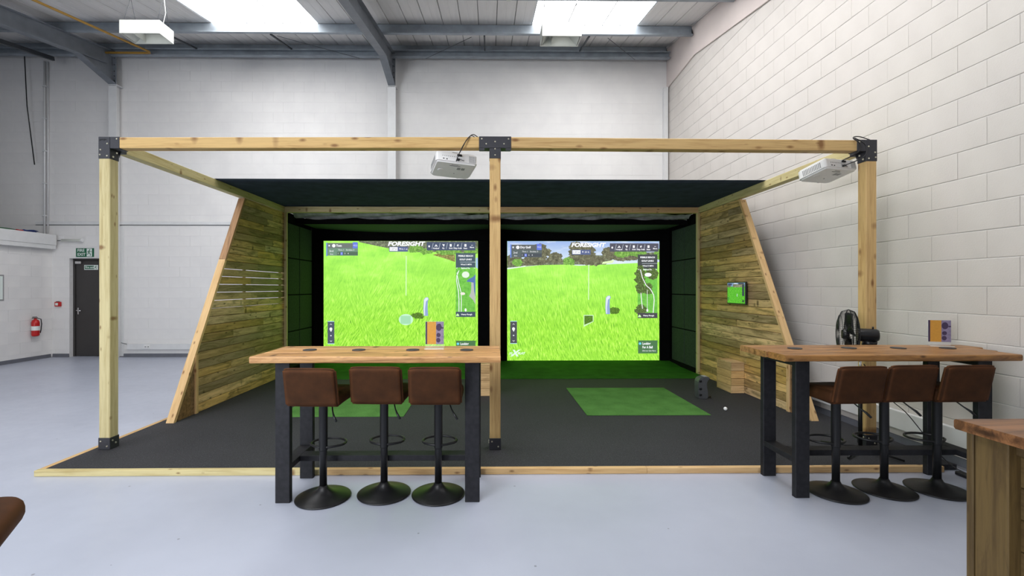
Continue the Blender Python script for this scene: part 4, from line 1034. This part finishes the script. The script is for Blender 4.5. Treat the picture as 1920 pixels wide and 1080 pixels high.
mrect('height_control', 6.56, 6.575, 1.32, 1.37, em(60, 70, 80), 2); mrect('marker_image', 6.325, 6.335, 1.38, 1.42, em(220, 230, 240), 2)
o = part('lettering', textmesh('FORESiGHT', .018, em(240, 245, 250), .2, .0002, 'CENTER', .0006), None, t, (x_-.0018, 6.37, ZB-.010), (R(90), 0, R(-90)))

# ------------------------------------------------------------------ things on the mat
t = thing('launch_monitor', 'dark grey launch monitor standing on the mat in the right bay', 'device', (2.80, 5.98, MZ))
prof = [(-.055, 0), (.055, 0), (.066, .03), (.062, .10), (.048, .18), (.052, .225), (.085, .262), (.082, .285), (.02, .292), (-.04, .272), (-.062, .235), (-.066, .18), (-.064, .08)]
bm = prism(bmesh.new(), [(x+2.80, z+MZ+.001) for x, z in prof], 'Y', 5.92, 6.05)
bmesh.ops.bevel(bm, geom=bm.edges[:], offset=.008, segments=2, affect='EDGES')
part('case', bm, plain('launch_monitor_grey', srgb(74, 76, 80), .45), t)
for z in (.235, .135, .055): part('lens_window', B(2.800-.058, 2.800-.022, 5.914, 5.9205, MZ+z-.014, MZ+z+.014, bev=.004), M['blackplastic'], t)
part('top_display', B(2.81, 2.86, 5.94, 6.03, MZ+.287, MZ+.2945, bev=.002), M['greyplastic'], t)
part('power_lead', TB([(2.862, 5.99, MZ+.03), (2.91, 5.96, MZ+.012), (2.93, 5.98, MZ+.008), (2.90, 6.03, MZ+.008), (2.96, 6.06, MZ+.008)], .006, 6), M['blackplastic'], t)
bm = bmesh.new(); bmesh.ops.create_icosphere(bm, subdivisions=3, radius=.0214); 
for f in bm.faces: f.smooth = True
tag(part('golf_ball', bm, M['golfball'], None, (2.80, 5.37, MZ+.0222)), 'white golf ball lying on the black mat right of the launch monitor', 'ball')
def crate(x0, x1, y0, y1, label):
    t = thing('wooden_crate', label, 'crate', ((x0+x1)/2, (y0+y1)/2, MZ)); h = .103; n = 4; z = MZ+.002; th = .018
    for k in range(n):
        a, b = z+k*h, z+(k+1)*h-.004; c = (a+b)/2; hh = b-a
        timber('slat', (x0, y0+th/2, c), (x1, y0+th/2, c), th, hh, M['crate'], t)
        timber('slat', (x0, y1-th/2, c), (x1, y1-th/2, c), th, hh, M['crate'], t)
        timber('slat', (x0+th/2, y0+th, c), (x0+th/2, y1-th, c), th, hh, M['crate'], t)
        timber('slat', (x1-th/2, y0+th, c), (x1-th/2, y1-th, c), th, hh, M['crate'], t)
        for xx in (x0+.012, x1-.012):
            b_ = bmesh.new(); lathe(b_, [(.003, -.001), (.003, .002)], 6, (xx, y0-.0, c-.02), 'Y'); part('nail', b_, M['darksteel'], t)
    zt = z+n*h+.006; nn = 4; wy = (y1-y0)/nn
    for k in range(nn): timber('lid_board', (x0, y0+wy*(k+.5), zt), (x1, y0+wy*(k+.5), zt), wy-.003, .016, M['crate'], t)
crate(3.335, 3.515, 6.24, 6.64, 'slatted wooden crate against the right plank wall')
crate(-.22, .06, 6.12, 6.50, 'slatted wooden crate between the bays behind the middle post')

# ------------------------------------------------------------------ projectors
def projector(loc, rz, label, roll):
    t = thing('projector', label, 'projector', loc, 0, None)
    t.rotation_euler = (R(-12), R(roll), R(rz))
    W, D, H = .385, .315, .105
    bm = bmesh.new(); 
    r = .05; n = 5; poly = []
    for cx, cy, a0 in ((W/2-r, D/2-r, 0), (-W/2+r, D/2-r, 90), (-W/2+r*.5, -D/2+r*.5, 180), (W/2-r*.5, -D/2+r*.5, 270)):
        rr = r if cy > 0 else r*.5
        for k in range(n+1): a = R(a0+90*k/n); poly.append((cx+rr*math.cos(a), cy+rr*math.sin(a)))
    prism(bm, poly, 'Z', -H/2, H/2)
    es = [e for e in bm.edges if abs(e.verts[0].co.z-e.verts[1].co.z) < 1e-6]
    bmesh.ops.bevel(bm, geom=es, offset=.014, segments=3, affect='EDGES')
    part('case', bm, M['whiteplastic'], t, local=True)
    y = -D/2
    part('connector_panel', B(-.15, .06, y-.0015, y+.002, -.035, .02), M['whiteplastic'], t, local=True)
    for k in range(8): part('port', B(-.135+.018*k, -.129+.018*k, y-.003, y, .004, .009), M['blackplastic'], t, local=True)
    for a, b in ((-.13, -.022), (-.10, -.024), (-.005, -.012), (.02, -.012), (-.005, -.028), (.045, -.022)):
        part('port', B(a, a+(.012 if a < -.05 else .022), y-.003, y, b-.005, b+.005), M['greyplastic'] if a > -.05 else M['blackplastic'], t, local=True)
    for q in range(5):
        for j in range(7): part('vent_slot', B(.115+.013*q, .123+.013*q, y-.0022, y, -.034+.0095*j, -.0285+.0095*j), M['greyplastic'], t, local=True)
    for q in range(12): part('vent_slot', B(-W/2-.0022, -W/2+.004, -.105+.0165*q, -.097+.0165*q, -.028, .026), M['greyplastic'], t, local=True)
    z = -H/2
    part('lettering', textmesh('Panasonic', .016, M['greyplastic'], 0, .0004, 'CENTER', .0004), None, t, (-.01, -.115, z-.0012), (R(180), 0, 0), local=True)
    part('recess', B(-.055, .045, -.099, -.094, z-.0015, z+.001), M['darksteel'], t, local=True)
    for xx in (.045, .085): part('rating_label', B(xx-.02, xx+.012, -.07, -.03, z-.0012, z+.001), M['greyplastic'], t, local=True)
    part('foot', lathe(bmesh.new(), [(.022, z-.004), (.026, z-.002), (.026, z+.001)], 20, (-.12, .01, 0)), M['whiteplastic'], t, local=True)
    part('foot', lathe(bmesh.new(), [(.006, z-.003), (.006, z)], 10, (.02, .05, 0)), M['greyplastic'], t, local=True)
    part('lens', lathe(bmesh.new(), [(.045, D/2-.004), (.045, D/2+.006), (.034, D/2+.008), (.03, D/2+.002)], 24, (.08, 0, 0), 'Y'), M['blackplastic'], t, local=True)
    part('ceiling_mount', box(box(bmesh.new(), -.10, .10, -.13, .03, H/2, H/2+.006), -.03, .03, -.10, -.04, H/2+.006, H/2+.032, bev=.004), M['blackplastic'], t, local=True)
    part('plug', B(-.005, .022, y-.03, y-.002, -.033, -.018, bev=.004), M['blackplastic'], t, local=True)
    part('plug', B(.0, .045, y-.016, y-.002, .012, .032, bev=.004), M['blackplastic'], t, local=True)
    return t
projector((-.345, 4.30, 2.655), 18, 'white projector under the front beam left of the middle post', 2)
projector((3.315, 4.445, 2.650), 14, 'white projector under the front beam beside the right post', 0)
def cable(name, label, pts, r=.0045):
    # Catmull-Rom through the points
    P = [Vector(p) for p in pts]; P = [P[0]]+P+[P[-1]]; out = []
    for i in range(1, len(P)-2):
        for k in range(8):
            u = k/8; a, b, c, d = P[i-1:i+3]
            out.append(.5*((2*b)+(c-a)*u+(2*a-5*b+4*c-d)*u*u+(3*b-a-3*c+d)*u**3))
    out.append(P[-2]); tag(part(name, TB(out, r, 6), M['blackplastic']), label, 'cable')
cable('projector_cable', 'black cable looping over the beam to the left projector, lower of two', [(-.30, 4.10, 2.64), (-.27, 4.06, 2.70), (-.22, 4.07, 2.80), (-.17, 4.10, 2.87), (-.13, 4.16, 2.875), (-.08, 4.22, 2.87)])
cable('projector_cable', 'black cable looping over the beam to the left projector, higher of two', [(-.28, 4.11, 2.70), (-.24, 4.07, 2.76), (-.20, 4.07, 2.83), (-.15, 4.11, 2.885), (-.10, 4.18, 2.88), (-.05, 4.23, 2.87)])
cable('projector_cable', 'black cable arching over the right corner bracket, nearer of two', [(3.33, 4.24, 2.65), (3.42, 4.12, 2.70), (3.42, 4.10, 2.80), (3.34, 4.12, 2.87), (3.42, 4.20, 2.885), (3.52, 4.22, 2.875)])
cable('projector_cable', 'black cable arching over the right corner bracket, farther of two', [(3.32, 4.24, 2.70), (3.37, 4.13, 2.74), (3.38, 4.11, 2.81), (3.33, 4.13, 2.875), (3.42, 4.17, 2.90), (3.545, 4.20, 2.88)])

# ------------------------------------------------------------------ bar tables
def leg(t, x0, x1, y0, y1, z1):
    timber('leg', ((x0+x1)/2, (y0+y1)/2, 0.001), ((x0+x1)/2, (y0+y1)/2, z1), y1-y0, x1-x0, M['blackwood'], t, up=(1, 0, 0), ch=.004)
def bar_table(label, xs, yf, yb, top, rail, wood_='tabletop'):
    zt, th = 1.031, .046
    t = thing('bar_table', label, 'table', ((xs[0]+xs[1])/2, (yf+yb)/2, 0))
    for x in xs:
        leg(t, x, x+.102, yf, yf+.045, zt-th-.002); leg(t, x, x+.102, yb, yb+.045, zt-th-.002)
        timber('side_rail', (x+.051, yf+.046, rail), (x+.051, yb-.001, rail), .095, .042, M['blackwood'], t)
        timber('top_bearer', (x+.051, yf+.046, zt-th-.024), (x+.051, yb-.001, zt-th-.024), .095, .042, M['blackwood'], t)
    ym = (yf+yb+.045)/2
    timber('stretcher', (xs[0]+.10, ym, rail-.0), (xs[1]+.002, ym, rail-.0), .10, .042, M['blackwood'], t)
    rr = random.Random(3)
    for (x0, x1, y0, y1) in top:
        # boards with rounded, slightly wavy nosings
        bm = bmesh.new(); n = 40; c = .010
        prof = [(0, c), (0, th-c), (c*.3, th-c*.3), (c, th), (y1-y0-c*.5, th), (y1-y0, th-c*.5), (y1-y0, c*.5), (y1-y0-c*.5, 0), (c, 0), (c*.3, c*.3)]
        rings = []
        ph = rr.uniform(0, 6)
        for i in range(n+1):
            x = x0+(x1-x0)*i/n; wv = (.004*math.sin(x*5.1+ph)+.002*math.sin(x*17+ph)) if y0 == top[0][2] else 0
            ring = []
            for a, b in prof:
                ring.append(bm.verts.new((x-(x0+x1)/2, y0+a+(wv if a < c*1.5 else 0)-(y0+y1)/2, b-th/2)))
            rings.append(ring)
        for a, b in zip(rings, rings[1:]):
            for k in range(len(prof)): bm.faces.new((a[k], b[k], b[(k+1) % len(prof)], a[(k+1) % len(prof)]))
        bm.faces.new(rings[0]); bm.faces.new(rings[-1][::-1]); bmesh.ops.recalc_face_normals(bm, faces=bm.faces)
        part('top_board', bm, M[wood_], t, ((x0+x1)/2, (y0+y1)/2, zt-th/2))
    return t
tl = bar_table('left bar table with brown board top and square black legs', (-1.494, -.172), 3.187, 3.600, [(-1.635, .076, 3.118, 3.315), (-1.632, .078, 3.3165, 3.505), (-1.636, .080, 3.5065, 3.690)], .245)
tr = bar_table('right bar table whose uneven brown boards reach towards the white wall', (2.185, 3.508), 3.222, 3.603, [(2.062, 3.750, 3.150, 3.345), (2.050, 3.790, 3.3465, 3.535), (2.058, 3.885, 3.5365, 3.715)], .262, 'tabledark')
# the bearer slung under the right table
timber('underside_batten', (3.15, 3.42, .972), (3.40, 3.42, .972), .12, .022, M['tabledark'], tr)
CO = lathe(bmesh.new(), [(.046, 0), (.0495, .001), (.0495, .005), (.047, .0065)], 28)
com = mesh_of('coaster', CO, plain('slate_grey', srgb(58, 56, 56), .6))
names_l = ['leftmost coaster on the left bar table', 'second coaster from the left on the left bar table', 'coaster just left of the menu stand on the left bar table', 'rightmost coaster on the left bar table']
names_r = ['leftmost coaster on the right bar table', 'second coaster from the left on the right bar table', 'coaster just left of the menu stand on the right bar table', 'rightmost coaster on the right bar table near the wall']
for nm, lst, g in ((names_l, [(-1.353, 3.443), (-.984, 3.438), (-.578, 3.434), (-.172, 3.429)], 'left'), (names_r, [(2.359, 3.489), (2.797, 3.510), (3.176, 3.500), (3.553, 3.488)], 'right')):
    for lab, (x, y) in zip(nm, lst):
        o = part('coaster', com, None, None, (x, y, 1.0312)); tag(o, 'round dark '+lab, 'coaster', 'dark coasters on the %s bar table' % g)
def menu_stand(x, y, rz, label, wd=.148):
    t = thing('menu_stand', label, 'menu', (x, y, 1.0312), R(rz)); w = wd/2; hh = .212
    part('clear_panel', B(-w-.003, w+.003, 0, .003, .002, hh), M['acrylic'], t, local=True)
    part('foot', B(-w-.004, w+.004, -.04, .04, 0, .003), M['acrylic'], t, local=True)
    part('foot_edge', B(-w-.004, w+.004, -.043, -.040, 0, .005), M['signwhite'], t, local=True)
    z0, z1 = .034, hh-.004
    part('card', B(-w, w, -.0015, -.0003, z0, z1), M['signwhite'], t, local=True)
    part('spine_print', B(-w, -w+wd*.09, -.0022, -.0016, z0, z1), M['purple'], t, local=True)
    part('ochre_print', B(-w+wd*.09, -w+wd*.58, -.0022, -.0016, z0, z1), M['ochre'], t, local=True)
    part('photo_print', B(-w+wd*.58, w, -.0022, -.0016, z0, z1), plain('lilac_print', srgb(136, 126, 156), .45, var=.2, scale=50) if 'lilac_print' not in bpy.data.materials else bpy.data.materials['lilac_print'], t, local=True)
    for cx, cz, rx, rz_ in ((.035, .165, .022, .028), (.032, .105, .016, .016), (.03, .065, .016, .018), (.066, .16, .010, .006)):
        bm = bmesh.new(); n = 16; prism(bm, [(min(w, max(-w+wd*.58, cx*wd/.148-.0+rx*math.cos(2*math.pi*k/n)+.0)), cz+rz_*math.sin(2*math.pi*k/n)) for k in range(n)], 'Y', -.0028, -.0023)
        part('print_shape', bm, M['purple'], t, local=True)
menu_stand(-.425, 3.53, 0, 'clear stand with an ochre and purple card on the left bar table', .140)
menu_stand(3.635, 3.635, -18, 'clear stand with an ochre and purple card on the right bar table')

# ------------------------------------------------------------------ bar stools (seat faces local +Y)
def bar_stool(label, group):
    t = thing('bar_stool', label, 'stool', (0, 0, 0), 0, group)
    part('base', lathe(bmesh.new(), [(.184, 0), (.191, .004), (.192, .009), (.184, .013), (.150, .020), (.110, .029), (.075, .041), (.050, .056), (.036, .072), (.027, .090)], 48), M['blackmetal'], t, local=True)
    part('pole', lathe(bmesh.new(), [(.0255, .085), (.0255, .40), (.0245, .66)], 20), M['blackmetal'], t, local=True)
    part('collar', lathe(bmesh.new(), [(.029, .34), (.030, .345), (.030, .66), (.038, .675)], 20), M['blackmetal'], t, local=True)
    # footrest: flattened D ring carried on the collar
    pts = []
    for k in range(25):
        a = 2*math.pi*k/24; x = .125*math.cos(a); y = .095+.105*math.sin(a)
        pts.append((x*(1.0 if y > .03 else .92), y, .362))
    part('footrest', TB(pts, .009, 8), M['blackmetal'], t, local=True)
    part('swivel_plate', B(-.09, .09, -.09, .09, .676, .690, bev=.004), M['blackmetal'], t, local=True)
    part('lever', TB([(.04, -.01, .685), (.085, -.05, .675), (.105, -.09, .64), (.125, -.12, .615), (.148, -.135, .585)], [.005, .005, .005, .008, .008], 8), M['blackmetal'], t, local=True)
    # seat: upholstered slab with a waterfall front
    bm = bmesh.new(); ring0 = []
    def outline(ins):
        pts = []
        for cx, cy, rr, a0 in ((.178, .205, .075, 0), (-.178, .205, .075, 90), (-.178, -.165, .02, 180), (.178, -.165, .02, 270)):
            sx, sy = (1 if cx > 0 else -1), (1 if cy > 0 else -1); rq = max(.004, rr-ins)
            ox, oy = cx-sx*rr, cy-sy*rr
            for k in range(7):
                a = R(a0+90*k/6); pts.append((ox+rq*math.cos(a), oy+rq*math.sin(a)))
        return pts
    rings = []
    for z, ins in ((.690, .045), (.694, .022), (.704, .006), (.720, 0), (.752, 0), (.768, .004), (.779, .014), (.785, .030), (.787, .060)):
        rings.append([bm.verts.new((x, y, z-(.012*max(0, (y-.05)/.155) if z > .75 else 0)+(.010*max(0, (y-.05)/.155) if z < .70 else 0))) for x, y in outline(ins)])
    n_ = len(rings[0])
    for a, b in zip(rings, rings[1:]):
        for k in range(n_): bm.faces.new((a[k], a[(k+1) % n_], b[(k+1) % n_], b[k]))
    bm.faces.new(rings[0][::-1]); bm.faces.new(rings[-1]); bmesh.ops.recalc_face_normals(bm, faces=bm.faces)
    smoothshade(part('seat', bm, M['leather'], t, local=True))
    # back: shallow shell, wider at the foot, leaning a little outwards
    bm = bmesh.new(); nx, nz = 12, 8
    fr, bk = [], []
    for j in range(nz+1):
        v = j/nz; z = .700+.268*v; hw = .183-.003*v; rowf, rowb = [], []
        for i in range(nx+1):
            u = -1+2*i/nx; x = u*hw; cv = .012*u*u; y = -.160-.062*v+cv
            zz = z-(.010*(abs(u)**6) if j == nz else 0)
            rowf.append(bm.verts.new((x, y+.0, zz))); rowb.append(bm.verts.new((x, y-.042+.006*v, zz)))
        fr.append(rowf); bk.append(rowb)
    for j in range(nz):
        for i in range(nx):
            bm.faces.new((fr[j][i+1], fr[j][i], fr[j+1][i], fr[j+1][i+1])); bm.faces.new((bk[j][i], bk[j][i+1], bk[j+1][i+1], bk[j+1][i]))
    for j in range(nz):
        bm.faces.new((fr[j][0], bk[j][0], bk[j+1][0], fr[j+1][0])); bm.faces.new((bk[j][nx], fr[j][nx], fr[j+1][nx], bk[j+1][nx]))
    for i in range(nx):
        bm.faces.new((fr[0][i], fr[0][i+1], bk[0][i+1], bk[0][i])); bm.faces.new((fr[nz][i+1], fr[nz][i], bk[nz][i], bk[nz][i+1]))
    bmesh.ops.recalc_face_normals(bm, faces=bm.faces)
    es = [e for e in bm.edges if e.calc_face_angle(0) > .9]
    bmesh.ops.bevel(bm, geom=es, offset=.012, segments=3, affect='EDGES')
    smoothshade(part('backrest', bm, M['leather'], t, local=True))
    return t
s0 = bar_stool('brown leather bar stool, leftmost at the left bar table', 'bar stools at the left bar table')
s0.location = (-1.190, 3.272, 0); s0.rotation_euler.z = R(-3)
gl, gr_ = 'bar stools at the left bar table', 'bar stools at the right bar table'
dup(s0, (-.769, 3.330, 0), R(-2), 'brown leather bar stool, middle one at the left bar table', gl)
dup(s0, (-.372, 3.310, 0), R(0), 'brown leather bar stool, rightmost at the left bar table', gl)
dup(s0, (2.535, 3.302, 0), R(4), 'brown leather bar stool, leftmost at the right bar table', gr_)
dup(s0, (2.930, 3.345, 0), R(3), 'brown leather bar stool, middle one at the right bar table', gr_)
dup(s0, (3.322, 3.340, 0), R(2), 'brown leather bar stool at the right bar table nearest the wall', gr_)
r = dup(s0, (-1.725, 1.395, 0), R(-58), 'brown leather stool seat cut off at the left edge of the photo', None)
if 'group' in r: del r['group']

# ------------------------------------------------------------------ pedestal fan
FX, FYy = 3.29, 4.00
t = thing('pedestal_fan', 'black pedestal fan with a wire cage beside the right post', 'fan', (FX, FYy, MZ))
ax = Vector((-.865, .50, 0)).normalized(); side = Vector((-ax.y, ax.x, 0)); up = Vector((0, 0, 1))
hub = Vector((FX-.02, FYy+.01, 1.085)); hc = hub+ax*.06
part('pole', TB([(FX, FYy, MZ+.05), (FX, FYy, .62)], .016, 14), M['blackmetal'], t)
part('inner_tube', TB([(FX, FYy, .62), (FX, FYy, .90)], .010, 12), M['chrome'], t)
part('height_knob', TB([(FX+.012, FYy-.01, .60), (FX+.045, FYy-.03, .60)], .013, 10), M['blackplastic'], t)
part('neck', TB([(FX, FYy, .88), (FX+.01, FYy, .93), (FX+.05, FYy-.025, 1.0), (FX+.06, FYy-.03, 1.04)], [.017, .019, .02, .022], 12), M['blackplastic'], t)
for a in (35, 125, 215, 305):
    dx, dy = math.cos(R(a)), math.sin(R(a))
    L_ = .30 if a not in (35,) else .16
    part('foot_bar', TB([(FX+.01*dx, FYy+.01*dy, MZ+.045), (FX+L_*dx, FYy+L_*dy, MZ+.012)], .009, 8), M['blackmetal'], t)
motor = hub-ax*.02
part('motor', TB([motor+ax*.02, motor+ax*.0, motor-ax*.115, motor-ax*.13], [.055, .058, .055, .045], 20), M['blackplastic'], t)
part('oscillation_knob', TB([motor-ax*.09+up*.055, motor-ax*.09+up*.075], .007, 8), M['blackplastic'], t)
part('motor_cradle', TB([motor-ax*.02-up*.06, motor-ax*.11-up*.085], [.03, .035], 12), M['blackplastic'], t)
part('hub_cap', TB([hc+ax*.0, hc+ax*.05], [.05, .04], 20), M['blackplastic'], t)
RC = .222
def cage(nm, s, depth):
    bm = bmesh.new(); nW = 76
    for k in range(nW):
        a = 2*math.pi*k/nW; e = side*math.cos(a)+up*math.sin(a)
        pts = [hc+e*RC, hc+e*(RC*.93)+ax*s*depth*.55, hc+e*RC*.6+ax*s*depth*.9, hc+e*.05+ax*s*depth]
        tube(bm, pts, .0013, 3, cap=False)
    for rr, dd in ((RC, 0), (RC*.78, .75), (RC*.45, .95), (.05, 1.0)):
        tube(bm, [hc+(side*math.cos(2*math.pi*k/36)+up*math.sin(2*math.pi*k/36))*rr+ax*s*depth*dd for k in range(37)], .004 if rr == RC else .002, 5, cap=False)
    part(nm, bm, M['blackmetal'], t)
cage('front_cage', 1, .085); cage('rear_cage', -1, .07)
for k in range(5):
    a0 = 2*math.pi*k/5+.3; bm = bmesh.new(); rows = []
    for j in range(6):
        r_ = .04+.155*j/5; row = []
        for i in range(4):
            a = a0+(i-1.5)/3*(.75-.15*j/5); e = side*math.cos(a)+up*math.sin(a); row.append(bm.verts.new(hc+e*r_+ax*(.022*(i-1.5)/1.5)))
        rows.append(row)
    for j in range(5):
        for i in range(3): bm.faces.new((rows[j][i], rows[j][i+1], rows[j+1][i+1], rows[j+1][i]))
    bmesh.ops.solidify(bm, geom=bm.faces[:], thickness=.003)
    smoothshade(part('blade', bm, M['blackplastic'], t))
cable('fan_lead', 'black lead trailing from the fan down to the floor by the wall', [(3.30, 3.975, .83), (3.40, 3.95, .66), (3.52, 3.95, .52), (3.66, 3.95, .40), (3.74, 3.85, .22), (3.80, 3.72, .05), (3.82, 3.5, .01), (3.86, 3.1, .01), (3.85, 2.7, .01)], .004)
tag(part('extension_socket', B(3.74, 3.80, 3.50, 3.62, .001, .03, bev=.006), M['blackplastic']), 'small black plug block on the floor by the right wall', 'plug')

# ------------------------------------------------------------------ near counter at the right edge
t = thing('reception_counter', 'wooden counter with a thick brown top cut off at the right edge', 'counter', (2.3, 1.3, 0))
for i, (y0, y1) in enumerate(((.62, .895), (.8965, 1.17), (1.1715, 1.445), (1.4465, 1.722))):
    timber('top_board', (1.778, (y0+y1)/2, .981), (2.9, (y0+y1)/2, .981), y1-y0, .038, M['countertop'], t, ch=.006)
timber('corner_post', (1.868, 1.641, .002), (1.868, 1.641, .960), .112, .075, M['counter'], t, up=(1, 0, 0), ch=.004)
timber('corner_board', (1.852, 1.712, .002), (1.852, 1.712, .958), .026, .05, M['counter'], t, up=(1, 0, 0), ch=.004)
z = .003; k = 0
while z < .94:
    h_ = min(.113, .958-z); xx = 1.885 if k != 8 else 1.868
    if h_ > .03: timber('side_board', (xx, .65, z+h_/2), (xx, 1.583, z+h_/2), .022, h_-.003, M['counter'], t, ch=.003)
    z += .113; k += 1
timber('corner_post', (1.868, .70, .002), (1.868, .70, .960), .05, .02, M['counter'], t, up=(1, 0, 0), ch=.004) if False else None
part('carcass', B(1.90, 2.85, .66, 1.66, .002, .955), M['counter'], t)
